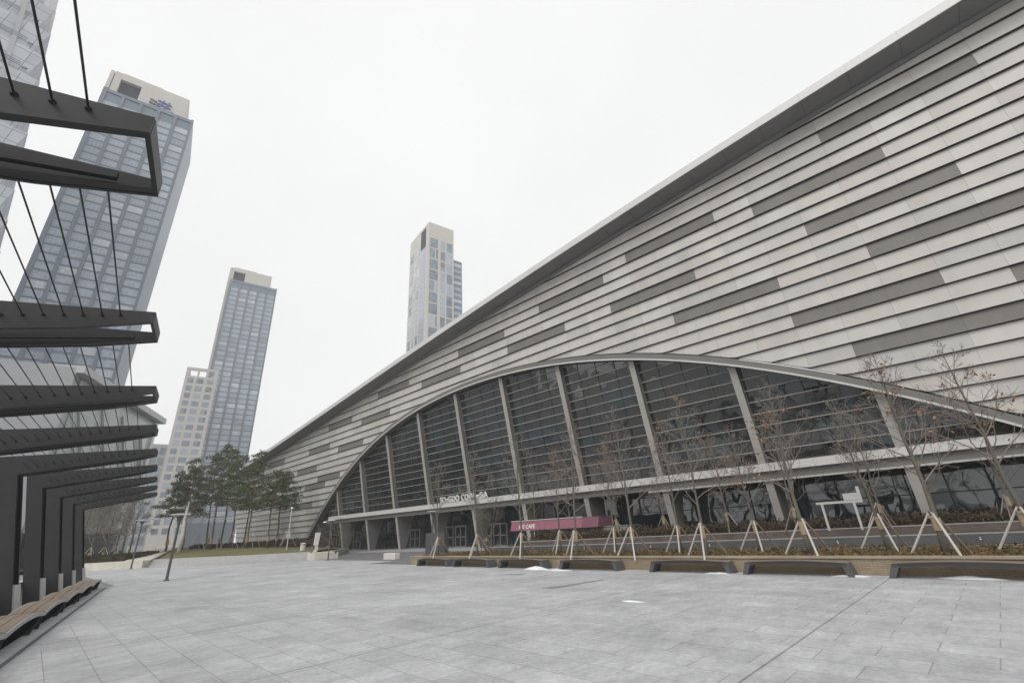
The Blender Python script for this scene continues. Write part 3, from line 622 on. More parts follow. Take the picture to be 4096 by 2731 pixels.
def tripod(loc, h, sp, seed, label, group, brown=False, n=3):
    rg = random.Random(seed); t = thing('tree_prop', loc, label, 'tree prop', group); a0_ = 2*pi*rg.random() if seed > 99 else radians(205+rg.uniform(-12, 12))
    for k in range(n):
        a = a0_+2*pi*k/n; b = MB(); foot = Vector((cos(a)*sp, sin(a)*sp, -.03)); top = Vector((cos(a)*.10, sin(a)*.10, h)); top += (top-foot).normalized()*rg.uniform(.03, .12)
        b.tube([foot, top], [.036, .03], 6); b.build('pole', M['stake_brown'] if brown or (k == 1 and seed < 50) or (k > 0 and 100 <= seed < 120) else M['stake'], t)
    b = MB(); b.tube([(0, 0, h-.1), (0, 0, h-.02)], .125, 9); b.build('tie', M['wrap'], t)
    return t
front = [((18.30, 25.6), 6.8, 'slim bare young tree nearest the planter end, in front of the dark stone block', 0), ((18.2, 21.64), 7.0, 'bare young tree with low spreading side branches under the raised letters', 0), ((18.35, 18.2), 7.6, 'bare young tree in front of the left end of the pink awning', 0), ((20.8, 17.6), 6.4, 'thin bare tree in the rear row before the right half of the pink awning', 1), ((18.3, 14.56), 7.6, 'bare young tree in the front row just right of the pink awning lettering', 1), ((20.9, 14.1), 6.6, 'rear row bare tree beside the crossed stakes right of the awning', 1), ((18.4, 11.54), 7.8, 'front row bare tree with a few pale dry leaves, beside the fourth bench', 1), ((20.8, 10.6), 7.0, 'rear row bare tree crossing the sloping fin in the middle of the glass arch', 2), ((18.4, 8.4), 7.4, 'front row tree with pale bark and scattered pale leaves behind the fifth bench', 1), ((21.4, 7.46), 6.0, 'tree with clusters of russet leaves left of the white display board', 4), ((19.1, 5.04), 7.3, 'stout bare tree leaning left of the white display board', 2), ((21.9, 3.28), 6.6, 'rear row bare tree just right of the white display board', 0), ((19.2, 1.55), 7.4, 'leaning tree with tufts of leaves at its top, behind the nearest bench', 2), ((20.7, -.35), 7.6, 'russet leaved tree at the right edge of the picture', 3)]
ordt = ['first', 'second', 'third', 'fourth', 'fifth', 'sixth', 'seventh', 'eighth', 'ninth', 'tenth', 'eleventh', 'twelfth', 'thirteenth', 'fourteenth']
for i, ((x, y), H, l, lf) in enumerate(front):
    H *= .84
    rg = random.Random(40+i); r = .066+.015*rg.random() + (.018 if i in (10, 12, 13) else 0)
    bare_tree((x, y, .40), H, r, 1.75+.3*rg.random(), 100+i, l, group='young trees planted in the brick planter', leafy=lf, lean=(rg.uniform(-.03, .03), rg.uniform(-.05, .05)), spread=.36+.08*rg.random(), nb=22 if i < 9 else 26, wrap=1.12, mt='twig')
    tripod((x, y, .40), 1.16, .90, i, 'pale wooden tripod stakes round the %s planter tree counted from the left' % ordt[i], 'stake tripods in the brick planter')
upper = [((20.6, 23.6), 3.6, 4, 'low spreading many stemmed bare tree beside the entrance doors', .40), ((33.4, 31.2), 6.5, 1, 'bare tree in front of the pink awning on the upper bed', .7), ((34, 27.5), 6.5, 1, 'bare upper bed tree over the right end of the pink awning', .74), ((34, 22.6), 6.5, 1, 'bare upper bed tree right of the pale green kiosk', .74), ((34.5, 18.6), 5.5, 2, 'twin stemmed bare tree against a fin right of the awning', .74), ((34.5, 13.7), 7.0, 1, 'slender upper bed tree with a few russet leaves behind the crossed fins', .74), ((35, 9.6), 7.0, 1, 'bare upper bed tree directly behind the stout leaning tree', .74), ((36, 5.2), 7.0, 1, 'bare upper bed tree to the right of the display board', .74), ((38.6, -.3), 7.5, 2, 'forked upper bed tree near the right edge of the picture', .74)]
for i, ((x, y), H, st_, l, z) in enumerate(upper):
    bare_tree((x, y, z), H, .085, 1.5, 200+i, l, group='young trees on the upper bed', leafy=(4 if i == 5 else 0), spread=.42, nb=20, wrap=(1.3 if i else 0), stems=st_ if i == 0 else 1, mt='twig', depth=2)
    tripod((x, y, z), 1.35 if i else .9, .9 if i else .6, 100+i, 'stakes of the '+l, 'stake tripods on the upper bed')
bare_tree((21.6, 47.5, .5), 3.4, .05, .4, 260, 'small bushy bare tree beside the far lamp post at the foot of the arch', spread=.5, nb=18, wrap=0, stems=4, group=None)

# ---------------------------------------------------------------- pergola on the left
BD = Vector((.978, -.208, 0)); T1 = Vector((-.1286, 4.131, 0)); ST = Vector((.64, 4.36, 0)); PA = atan2(BD.y, BD.x)
fl = ['nearest dark steel pergola frame, its open beam end overhead', 'second dark steel pergola frame overhead with a wedge of sky in its slot', 'third dark steel pergola frame with a sliver of sky at its tip', 'fourth dark steel pergola frame, beam only in view', 'fifth pergola frame, its column the leftmost in view', 'sixth pergola frame with the second column from the left', 'seventh pergola frame with the middle column', 'eighth pergola frame, its column second from the end', 'last pergola frame at the far end of the timber bench']
def make_frame():
    t = bpy.data.objects.new('pergola_frame', None); col.objects.link(t)
    # local x toward the tip, origin under the foot (p = -2.72)
    P = lambda p, y, z: (p+2.72, y, z)
    poly = [(-2.93, 0), (-4.06, 4.84), (-.91, 5.195), (0, 5.30), (0, 5.12), (-.84, 4.87), (-3.47, 4.30), (-2.48, 0)]
    W = .93; th = .035
    WP = lambda p: .64+.29*max(0, min(1, (p+3.6)/3.6))
    for y0, nm in ((0, 'front_plate'), (W-th, 'rear_plate')):
        b = MB()
        A = [P(p, (0 if y0 == 0 else WP(p)-th), z) for p, z in poly]; B = [P(p, (0 if y0 == 0 else WP(p)-th)+th, z) for p, z in poly]
        tri = [[0, 1, 6, 7], [1, 2, 5, 6], [2, 3, 4, 5]]
        b.add(A+B, [list(reversed(f)) for f in tri]+[[i+8 for i in f] for f in tri]+[[i, (i+1) % 8, 8+(i+1) % 8, 8+i] for i in range(8)])
        # flange along the underside of the beam and the inner edge of the column
        for (p0, z0), (p1, z1) in (((-.04, 5.115), (-.84, 4.877)), ((-.84, 4.877), (-3.47, 4.31)), ((-3.47, 4.31), (-2.48, 0))):
            dz = .02
            (ya0, yb0), (ya1, yb1) = [((th, .09) if y0 == 0 else (WP(q)-.13, WP(q)-th)) for q in (p0, p1)]
            b.hexa([P(p0, ya0, z0), P(p1, ya1, z1), P(p1, yb1, z1), P(p0, yb0, z0), P(p0, ya0, z0+dz), P(p1-.02, ya1, z1+dz), P(p1-.02, yb1, z1+dz), P(p0, yb0, z0+dz)])
        b.build(nm, M['steel'], t)
    b = MB(); b.box(2.72-.04, 2.72+.003, th+.001, W-th-.001, 5.118, 5.302); b.build('end_plate', M['steel'], t)
    b = MB(); b.hexa([P(-2.93, th, 0), P(-2.90, th, 0), P(-2.90, .60, 0), P(-2.93, .60, 0), P(-4.05, th, 4.80), P(-4.0, th, 4.80), P(-4.0, .60, 4.80), P(-4.05, .60, 4.80)]); b.build('back_plate', M['steel'], t)
    b = MB(); b.hexa([P(-.3, W-.20, 5.085), P(-3.2, .46, 4.45), P(-3.2, .52, 4.45), P(-.3, W-.14, 5.085), P(-.3, W-.20, 5.15), P(-3.2, .46, 4.515), P(-3.2, .52, 4.515), P(-.3, W-.14, 5.15)]); b.build('light_strip', M['steel'], t)
    b = MB(); b.hexa([P(-2.86, .08, 0), P(-2.40, .08, 0), P(-2.40, .56, 0), P(-2.86, .56, 0), P(-3.07, .08, .98), P(-2.63, .08, .98), P(-2.63, .56, .98), P(-3.07, .56, .98)]); b.build('plinth', M['plinth'], t)
    for k in range(15):
        p = -.41-.205*k; z = 5.16+.213*(p+.41); c_ = P(p, 0, z)
        b = MB(); b.tube([(c_[0], -.03, c_[2]), (c_[0], .002, c_[2])], [.016, .026], 8); b.build('cable_socket', M['black'], t)
    return t
fr = make_frame()
for k in range(9):
    o = fr if k == 0 else copy_tree(fr); tp = T1+ST*k; o.location = tp-BD*2.72; o.rotation_euler = (0, 0, PA); tag(o, fl[k], 'pergola', 'pergola frames along the timber bench')
ordn = ['first', 'second', 'third', 'fourth', 'fifth', 'sixth', 'seventh', 'eighth', 'ninth', 'tenth', 'eleventh', 'twelfth', 'thirteenth', 'fourteenth', 'fifteenth']
SN = ST.normalized(); cab = []
for g_ in range(-1, 8):
    for k in range(15):
        p = -.41-.205*k; z = 5.16+.213*(p+.41); a = T1+BD*p+Vector((0, 0, z))+ST*g_; c_ = a+ST; a = a+Vector((-BD.y, BD.x, 0))*.93
        if g_ < 0 and k > 4: continue
        if not cab or k >= len(cab):
            b = MB(); b.tube([a, c_], .0092, 6); o = b.build('cable', M['cable'])
            o.data.transform(Matrix.Translation(-a)); o.location = a; cab.append(o)
        else: o = cab[k].copy(); col.objects.link(o); o.location = a
        tag(o, ('wire rope %s from the tips, running to the nearest pergola frame overhead' % ordn[k]) if g_ < 0 else 'wire rope %s from the tips between the %s and %s pergola frames' % (ordn[k], ordn[g_], ordn[g_+1]), 'cable', 'wire ropes strung between the pergola frames')
# stone wall behind the pergola columns
b = MB(); A = rowp(-40, -1.75); B = rowp(17.5, -1.75); b.prism([A, B, B-RSIDE*.35, A-RSIDE*.35], (0, 0, .9)); o = b.build('stone_wall', M['plinth']); tag(o, 'low rough grey stone wall behind the pergola columns', 'wall')
# timber bench modules
def make_left_bench():
    t = bpy.data.objects.new('timber_bench', None); col.objects.link(t); L = 4.18; W = .66; n = 14
    # local x toward plaza (front edge at 0), y along the row
    ys = [L*i/n for i in range(n+1)]; zt = [.405+.10*(1-(2*i/n-1)**2) for i in range(n+1)]
    for k in range(3):
        b = MB(); x0 = -W+W/3*k+.011; x1 = x0+W/3-.022
        for i in range(n):
            g = .012 if i == 0 else 0; y0 = ys[i]+g
            b.hexa([(x0, y0, zt[i]-.035), (x1, y0, zt[i]-.035), (x1, ys[i+1], zt[i+1]-.035), (x0, ys[i+1], zt[i+1]-.035), (x0, y0, zt[i]), (x1, y0, zt[i]), (x1, ys[i+1], zt[i+1]), (x0, ys[i+1], zt[i+1])])
        b.build('seat_board', M['timber'], t)
    for x0, x1 in ((.001, .035), (-W-.035, -W-.001)):
        b = MB()
        for i in range(n): b.hexa([(x0, ys[i], zt[i]-.10), (x1, ys[i], zt[i]-.10), (x1, ys[i+1], zt[i+1]-.10), (x0, ys[i+1], zt[i+1]-.10), (x0, ys[i], zt[i]-.004), (x1, ys[i], zt[i]-.004), (x1, ys[i+1], zt[i+1]-.004), (x0, ys[i+1], zt[i+1]-.004)])
        b.build('apron', M['apron'], t)
    b = MB(); b.hexa([(-W+.03, 0, 0), (-.02, 0, 0), (-.02, .06, 0), (-W+.03, .06, 0), (-W, .0, .37), (0, .0, .37), (0, .06, .37), (-W, .06, .37)]); b.build('leg', M['black'], t)
    b = MB(); b.hexa([(-W+.03, L-1.12, 0), (-.02, L-1.12, 0), (-.02, L-1.04, 0), (-W+.03, L-1.04, 0), (-W, L-.08, .37), (0, L-.08, .37), (0, L-.01, .37), (-W, L-.01, .37)]); b.build('leg', M['black'], t)
    b = MB(); b.hexa([(-W+.05, .07, 0), (-.14, .07, 0), (-.14, L-1.13, 0), (-W+.05, L-1.13, 0), (-W+.05, .07, .36), (-.10, .07, .36), (-.10, L-.1, .36), (-W+.05, L-.1, .36)]); b.build('base', M['deep'], t)  # black filler block, painted shade below the seat
    b = MB(); b.box(-W+.01, -.01, -.02, .018, .37, .412); b.build('joint_strip', M['strip'], t)
    return t
lb = make_left_bench(); ll = ['nearest timber topped bench module cut by the left edge', 'second timber topped bench module from the left edge', 'timber topped bench module in the middle of the left row', 'fourth timber topped bench module from the left edge', 'timber topped bench module next to the last one', 'last timber topped bench module at the far end by the pale slab']
for i in range(6):
    o = lb if i == 0 else copy_tree(lb); o.location = rowp(-8.9+4.22*i+.35, .02); o.rotation_euler = (0, 0, atan2(ROW.y, ROW.x)-pi/2); tag(o, ll[i], 'bench', 'timber benches below the pergola')

# ---------------------------------------------------------------- lamps and small things on the plaza
def lamp(loc, h, label, r=.075, disc=.5, group='lamp posts round the plaza'):
    t = thing('lamp_post', loc, label, 'lamp post', group)
    b = MB(); b.lathe((0, 0, 0), [(r*2.2, 0), (r*2.2, .04), (r*1.15, .09), (r, .3), (r*.95, h-.55), (r*1.0, h-.5)], 14); b.build('pole', M['lamp'], t, smooth=False)
    b = MB(); b.lathe((0, 0, h-.5), [(r*1.0, 0), (r*2.6, .34), (r*2.7, .36), (r*.5, .37)], 14); b.build('lamp_cup', M['lamp'], t)
    b = MB()
    for k in range(3): a = 2*pi*k/3; b.tube([(r*2.2*cos(a), r*2.2*sin(a), h-.15), (disc*.75*cos(a), disc*.75*sin(a), h-.03)], .012, 5)
    b.build('bracket', M['lamp_disc'], t)
    b = MB(); b.lathe((0, 0, h-.04), [(disc*.98, 0), (disc, .02), (disc*.9, .05), (.04, .09)], 24); b.build('reflector', M['lamp_disc'], t)
    return t
lamp((6.19, 36.5, 0), 3.75, 'leaning looking dark lamp post with pale disc standing alone on the plaza', .075, .55)
lamp((7.87, 66.3, 0), 4.8, 'dark lamp post in front of the cream wall and clipped hedge', .08, .7)
lamp((20.0, 45.5, 0), 3.5, 'slim grey lamp post at the foot of the arch beside the cream kerb block', .06, .38)
lamp((26.2, 37.6, 0), 3.75, 'grey lamp post behind the dark stone block by the entrance', .09, .55)
t = thing('camera_pole', (22.0, 62, .6), 'thin pale pole with a globe and sign box at the right end of the lawn', 'pole')
b = MB(); b.lathe((0, 0, 0), [(.2, 0), (.2, .12), (.06, .18), (.05, 4.9)], 10); b.build('pole', M['lamp_disc'], t)
b = MB(); b.lathe((0, 0, 4.9), [(.05, 0), (.17, .06), (.17, .2), (.05, .28)], 12); b.build('globe', M['white'], t)
b = MB(); b.box(-.22, .22, -.05, .05, 1.65, 2.15); b.box(-.3, .3, -.08, .08, 2.2, 2.3); b.build('sign_box', M['lamp_disc'], t)
t = thing('stone_block', (26.4, 37.2, 0), 'upright dark granite sign block behind the first young tree', 'sign'); b = MB(); b.box(-.25, .25, -1.5, 1.45, 0, 1.86); b.build('slab', M['granite'], t, bevel=.02)
t = thing('concrete_block', (21.35, 36.4, 0), 'squat pale concrete block on the forecourt left of the benches', 'block'); b = MB(); b.box(-.25, .25, -.9, .9, 0, .5); b.build('block', M['concrete'], t, bevel=.03)
t = thing('litter_bin', (21.6, 56, .6), 'small pale round bin on the steps terrace near the arch foot', 'bin'); b = MB(); b.lathe((0, 0, 0), [(.25, 0), (.28, .05), (.28, .75), (.24, .8)], 14); b.build('body', M['concrete'], t); b = MB(); b.lathe((0, 0, .86), [(.33, 0), (.33, .06), (.1, .14)], 14); b.build('lid', M['concrete'], t)
t = thing('information_board', (20.7, 50.4, .57), 'upright white board on a twisted foot beside the arch foot', 'sign')
b = MB(); b.hexa([(-.2, -.06, .75), (.25, -.06, .75), (.25, .06, .75), (-.2, .06, .75), (-.12, -.06, 1.95), (.38, -.06, 1.95), (.38, .06, 1.95), (-.12, .06, 1.95)]); b.build('board', M['white'], t)
b = MB(); b.hexa([(-.25, -.08, 0), (.12, -.08, 0), (.12, .08, 0), (-.25, .08, 0), (0, -.06, .42), (.3, -.06, .42), (.3, .06, .42), (0, .06, .42)]); b.hexa([(0, -.06, .42), (.3, -.06, .42), (.3, .06, .42), (0, .06, .42), (-.05, -.05, .76), (.2, -.05, .76), (.2, .05, .76), (-.05, .05, .76)]); b.build('foot', M['lamp_disc'], t)
# snow
def snow(loc, lx, ly, h, seed, label):
    rg = random.Random(seed); n = 14; m_ = 5; b = MB(); vs = []
    for j in range(m_+1):
        rr_ = 1-j/m_
        for k in range(n):
            a = 2*pi*k/n; q = rr_*(1+.35*noise.noise(Vector((cos(a)*1.3, sin(a)*1.3, seed))))
            z = h*(1-rr_**1.6)*(1+.7*noise.noise(Vector((cos(a)*rr_*2, sin(a)*rr_*2, seed+9))))
            vs.append((lx*q*cos(a), ly*q*sin(a), max(.004, z)))
    b.add(vs, [[j*n+k, j*n+(k+1) % n, (j+1)*n+(k+1) % n, (j+1)*n+k] for j in range(m_) for k in range(n)])
    o = b.build('snow_patch', M['snow'], smooth=True); o.location = loc; tag(o, label, 'snow', 'left over snow patches')
snow((17.2, 16.2, 0), .35, .75, .12, 1, 'lumpy heap of old snow between the third and fourth benches')
snow((17.0, 14.6, 0), .3, .8, .05, 2, 'flat spread of snow in front of the fourth bench leg')
snow((10.9, 7.1, 0), .12, .32, .03, 3, 'thin white snow scrap alone on the open paving')
snow((17.6, 1.1, 0), .22, .75, .06, 4, 'long strip of snow in front of the nearest bench')
snow((17.5, 3.75, 0), .2, .5, .05, 5, 'small snow remains by the leg of the sixth bench')
snow((17.4, 7.6, 0), .2, .5, .05, 6, 'small snow remains beside the leg of the fifth bench')
def puddle(pts, n_):
    b = MB(); b.add([(x, y, .004) for x, y in pts], [list(range(len(pts)))]); o = b.build('wet_patch', M['wet']); o['kind'] = 'structure'
puddle([(12.05, 11.3), (12.1, 10.75), (12.5, 10.6), (14.6, 10.5), (14.7, 10.62), (12.8, 10.95)], 0)
puddle([(14.9, 16.3), (15.0, 15.3), (15.2, 14.9), (15.35, 15.4), (15.1, 16.2)], 1)
# cafe awning and kiosk
t = thing('awning', (32.9, 29, 1.6), 'pink cafe awning with white lettering among the bare trees', 'awning')
b = MB(); X0 = 32.9-32.9
b.hexa([(0, -3.6, .02), (2.4, -3.6, .02), (2.4, 5.1, .02), (0, 5.1, .02), (.25, -3.6, .86), (2.4, -3.6, .86), (2.4, 5.1, .86), (.25, 5.1, .86)]); b.build('canopy', M['pink'], t)
b = MB(); b.hexa([(.0, -5.3, .02), (2.4, -5.3, .02), (2.4, -3.61, .02), (.0, -3.61, .02), (.25, -5.3, .82), (2.4, -5.3, .82), (2.4, -3.61, .82), (.25, -3.61, .82)]); b.build('canopy_end', M['pink_dark'], t)
b = MB(); b.box(.18, .3, -3.6, 5.15, .862, .91); b.build('rail', M['white'], t)
T2 = Matrix((Vector((0, -1, 0)), Vector((.28, 0, .96)), Vector((-.96, 0, .28)))).transposed().to_4x4()
o = text_mesh('lettering', 'ICE CAFE', .50, .01, M['letters'], Matrix.Translation((.04, 4.0, .2)) @ T2, t, 1.05)
for y in (-4.9, 4.8):
    b = MB(); b.tube([(.5, y, -.9), (.5, y, .02)], .04, 6); b.build('post', M['lamp'], t)
t = thing('kiosk', (34.2, 26, .7), 'pale green cafe counter below the right half of the pink awning', 'kiosk'); b = MB(); b.box(-.4, .8, -4.6, 3.2, 0, .9); b.build('counter', M['pale_green'], t); b = MB(); b.box(-.5, .9, -4.7, 3.3, .902, .95); b.build('counter_top', M['granite_top'], t)
# white display board on legs
t = thing('display_board', (34, 6.75, .75), 'white framed notice board on two legs in front of the dark glass', 'sign')
b = MB(); b.box(-.05, .05, -1.2, 1.2, 1.47, 1.60); b.box(-.05, .05, -1.2, -1.05, 1.61, 2.35); b.build('frame', M['board'], t)
b = MB(); b.box(-.02, .02, -1.04, -.3, 1.62, 2.0); b.build('notice', M['g_slab'], t)  # pale panel standing in for a bright reflection in the glass
for y in (-.75, .9):
    b = MB(); b.box(-.05, .05, y-.06, y+.06, 0, 1.465); b.build('leg', M['board'], t)

# ---------------------------------------------------------------- steps, cream walls, lawn, hedge
sp = [Vector((8.9, 68.6, 0)), Vector((10.2, 65.8, 0)), Vector((11.4, 63.2, 0)), Vector((12.8, 59.6, 0)), Vector((14.8, 55.6, 0)), Vector((17.2, 52.4, 0)), Vector((20.0, 50.4, 0))]
def offs(pts, d):
    o = []
    for i, p in enumerate(pts):
        a = pts[max(i-1, 0)]; c = pts[min(i+1, len(pts)-1)]; t = (c-a).normalized(); o.append(p+Vector((-t.y, t.x, 0))*d)
    return o
stp = thing('steps', (13, 60, 0), 'curved flight of three low stone steps edging the lawn', 'steps')
for k in range(3):
    A = offs(sp, .55*k); B = offs(sp, .55*k+(.56 if k < 2 else .9)); b = MB(); z0, z1 = .24*k-.05, .24*(k+1)
    for i in range(len(sp)-1): b.hexa([A[i]+Vector((0, 0, z0)), A[i+1]+Vector((0, 0, z0)), B[i+1]+Vector((0, 0, z0)), B[i]+Vector((0, 0, z0)), A[i]+Vector((0, 0, z1)), A[i+1]+Vector((0, 0, z1)), B[i+1]+Vector((0, 0, z1)), B[i]+Vector((0, 0, z1))])
    o = b.build('step', M['step'], stp); o.matrix_parent_inverse = Matrix.Translation(-stp.location)
L0 = offs(sp, 1.9)
lawn_b = [Vector((21, 118, 1.9)), Vector((22, 114, 1.8)), Vector((24, 108, 1.7)), Vector((26, 100, 1.5)), Vector((28, 92, 1.3)), Vector((29, 80, 1.0)), Vector((30, 62, .62))]
b = MB(); nn = 10; vs = []
for i, (p, q) in enumerate(zip(L0, lawn_b)):
    for j in range(nn+1):
        f = j/nn; v = Vector((p.x, p.y, .70)).lerp(q, f); v.z += .25*sin(pi*min(1, f*1.3))*(1 if f < .77 else 0)*.5; vs.append(v)
b.add(vs, [[i*(nn+1)+j, (i+1)*(nn+1)+j, (i+1)*(nn+1)+j+1, i*(nn+1)+j+1] for i in range(len(L0)-1) for j in range(nn)])
o = b.build('lawn', M['grass'], smooth=True); o['kind'] = 'structure'
def lawn_z(x, y): return .72+max(0, (math.hypot(x, y)-62)/55)*1.1
cw = thing('cream_wall', (7, 69, 0), 'low cream stone retaining wall with a ramped cap left of the steps', 'wall')
b = MB(); A, B = Vector((-14, 99.5, 0)), Vector((4.5, 72.6, 0)); C_ = Vector((8.8, 67.4, 0)); D_ = Vector((9.4, 69.5, 0))
b.prism([Vector((2.9, 73.6, 0)), Vector((8.85, 66.9, 0)), Vector((9.6, 68.2, 0)), Vector((4.4, 75.2, 0))], (0, 0, .72)); o = b.build('wall', M['cream'], cw); o.matrix_parent_inverse = Matrix.Translation(-cw.location)
b = MB(); b.hexa([(8.2, 69.5, .3), (9.6, 68.3, .3), (22.5, 126, .3), (19, 127, .3), (7.6, 70.5, .73), (9.7, 68.25, .73), (22.5, 126, 2.2), (19, 127, 2.2)]); o = b.build('ramp_cap', M['cream'], cw); o.matrix_parent_inverse = Matrix.Translation(-cw.location)
b = MB(); b.prism([Vector((20.0, 50.5, 0)), Vector((20.1, 48.9, 0)), Vector((22.2, 48.2, 0)), Vector((23.2, 52, 0)), Vector((21, 53, 0))], (0, 0, .58)); o = b.build('kerb_block', M['cream']); tag(o, 'cream kerb block with pale top at the right end of the steps', 'kerb')
b = MB(); b.prism([Vector((21.0, 53.2, 0)), Vector((23.2, 52.2, 0)), Vector((30, 62, 0)), Vector((29, 66, 0)), Vector((21.5, 60, 0))], (0, 0, .6)); o = b.build('terrace', M['step']); o['kind'] = 'structure'
def hedge(name, pts, wd, h, z, n, size, mats, label, cat, seed):
    rg = random.Random(seed); b = MB(); b.keep = True; pts = [Vector(p) for p in pts]
    t = thing(name, pts[0], label, cat)
    ls = [(q-p).length for p, q in zip(pts, pts[1:])]; tot = sum(ls)
    for _ in range(n):
        d = rg.random()*tot; i = 0
        while d > ls[i]: d -= ls[i]; i += 1
        c_ = pts[i].lerp(pts[i+1], d/ls[i]); dr = (pts[i+1]-pts[i]).normalized(); sd_ = Vector((-dr.y, dr.x, 0))
        hh = h*(.85+.25*noise.noise(c_*.5)); u_ = rg.uniform(-1, 1); zz = rg.random()
        # mostly on the skin
        if rg.random() < .7:
            if rg.random() < .5: zz = 1-.1*rg.random()
            else: u_ = math.copysign(1-.15*rg.random(), u_)
        blades(b, c_+sd_*u_*wd*.5*(1-.25*zz**3)+Vector((0, 0, z+zz*hh))-pts[0], size, .3, 1, 0 if rg.random() < .7 else 1, rg)
    b.build('foliage', mats, t)
    core = MB()
    for p, q in zip(pts, pts[1:]):
        dr = (q-p).normalized(); sd_ = Vector((-dr.y, dr.x, 0))*wd*.38
        core.hexa([p-sd_-pts[0]+Vector((0, 0, z)), p+sd_-pts[0]+Vector((0, 0, z)), q+sd_-pts[0]+Vector((0, 0, z)), q-sd_-pts[0]+Vector((0, 0, z)), p-sd_-pts[0]+Vector((0, 0, z+h*.8)), p+sd_-pts[0]+Vector((0, 0, z+h*.8)), q+sd_-pts[0]+Vector((0, 0, z+h*.8)), q-sd_-pts[0]+Vector((0, 0, z+h*.8))])
    core.build('stems', M['soil'], t)
hedge('hedge', [(3.2, 76, 0), (7.0, 73.5, 0), (9.6, 80, 0), (13, 92, 0)], 2.2, 1.0, .5, 9000, .28, [M['hedge'], M['shrub']], 'clipped dark hedge behind the cream wall on the left', 'hedge', 11)
hedge('shrub_row', [(19.8, 100, 0), (26, 93, 0), (31, 82, 0), (31.5, 72, 0)], 2.5, 1.2, .9, 9000, .3, [M['shrub2'], M['hedge']], 'dark brown shrub row behind the pine trunks at the wall foot', 'hedge', 12)
sheet('far_lawn', [(-30, 75), (3.5, 75), (10, 69), (20, 125), (-30, 125)], .35, M['soil'])

# pines
def pine(loc, H, seed, label, crown=.5, cw_=2.4, lean=(0, 0), pads=20, group='pine trees on the lawn'):
    rg = random.Random(seed); t = thing('pine_tree', loc, label, 'tree', group); n = 10; pts = []; x = y = 0
    for i in range(n+1):
        f = i/n; pts.append(Vector((x+lean[0]*f*H, y+lean[1]*f*H, f*H*.97-.1))); x += rg.gauss(0, .10); y += rg.gauss(0, .10)
    rs = [max(.03, .15*(1-.8*i/n)*(1.3 if i == 0 else 1)) for i in range(n+1)]
    b = MB(); b.tube(pts, rs, 7); 
    fb = MB(); fb.keep = True; bb = MB()
    for j in range(pads):
        f = 1-crown*(1-(j+.5)/pads)**1.0 if True else 0
        f = (1-crown)+crown*((j+.5)/pads); i = min(int(f*n), n-1); q = pts[i].lerp(pts[i+1], f*n-i)
        az = j*2.4+rg.uniform(-.5, .5); k = (f-(1-crown))/crown
        R = cw_*(.45+.55*sin(pi*min(1, k*.8+.18)))*(1.12-.75*k)*rg.uniform(.55, 1.1)
        c_ = q+Vector((cos(az)*R, sin(az)*R, rg.uniform(-.1, .45)))
        bb.tube([q-Vector((0, 0, .2)), q.lerp(c_, .5)+Vector((0, 0, .05)), c_], [.05, .035, .02], 4, cap=False)
        pr_ = rg.uniform(.55, 1.15)*(1.1-.35*k)
        for _ in range(int(220*pr_)):
            a = rg.uniform(0, 6.28); rr_ = pr_*sqrt(rg.random())*1.15; zz = rg.gauss(0, .16)+.18*(1-(rr_/pr_)**2)
            blades(fb, c_+Vector((rr_*cos(a), rr_*sin(a), zz)), .26, .35, 1, 0 if rg.random() < .62 else 1, rg)
    b.build('trunk', M['pinebark'], t, smooth=True); bb.build('branches', M['pinebark'], t); fb.build('crown', [M['pine'], M['pine2']], t)
    w_ = MB(); w_.tube([(0, 0, .9), (0, 0, 1.6)], .24, 9); w_.build('trunk_wrap', M['wrap'], t)
    return t
pines = [((16.3, 90.5), 14.2, -.025, .55, 2.6, 'pine at the left of the clump with a broad low crown'), ((20.7, 94.8), 16.3, -.03, .5, 2.4, 'tall pine behind the left part of the clump'), ((19.6, 87.8), 16.6, -.015, .5, 2.6, 'tallest pine of the clump, its top against the blue tower'), ((23.0, 97.2), 17.0, -.01, .45, 2.3, 'tall slim pine in the middle of the clump'), ((23.4, 92.1), 15.6, -.02, .5, 2.5, 'pine right of the middle with a pointed top beside the blue tower'), ((23.3, 82.8), 15.3, 0, .55, 2.6, 'thick trunked pine standing forward on the lawn edge'), ((25.5, 80.1), 11.6, .01, .45, 2.4, 'shorter pine with dark bent trunk against the panelled wall'), ((27.6, 82.6), 11.6, .01, .42, 2.5, 'rightmost pine with a rounded crown against the panelled wall'), ((15.0, 94.2), 12.3, -.02, .5, 2.0, 'leftmost slim pine beside the cream tower block'), ((26.6, 96), 14.4, -.01, .5, 2.3, 'pine at the rear touching the roof corner of the hall'), ((18.0, 99), 13.5, 0, .5, 2.2, 'rear pine behind the pale trunk')]
for i, ((x, y), H, ln, cr, cwid, l) in enumerate(pines): pine((x, y, lawn_z(x, y)-.05), H, 300+i, l, cr+.08, cwid*1.1, (ln, 0), 25)
for a, c_, l in [((15.4, 90.4, 5.6), (23.2, 83.4, 5.9), 'long thin bamboo brace tying the left pine trunks together'), ((23.3, 83.0, 5.9), (27.6, 82.2, 5.3), 'short thin bamboo brace tying the right pine trunks together')]:
    b = MB(); b.tube([Vector(a), Vector(c_)], .05, 6); b.tube([Vector(a)+Vector((.1, .3, -.22)), Vector(c_)+Vector((.1, .3, -.25))], .04, 6); o = b.build('bracing_pole', M['stake']); tag(o, l, 'brace', 'bamboo braces among the pines')
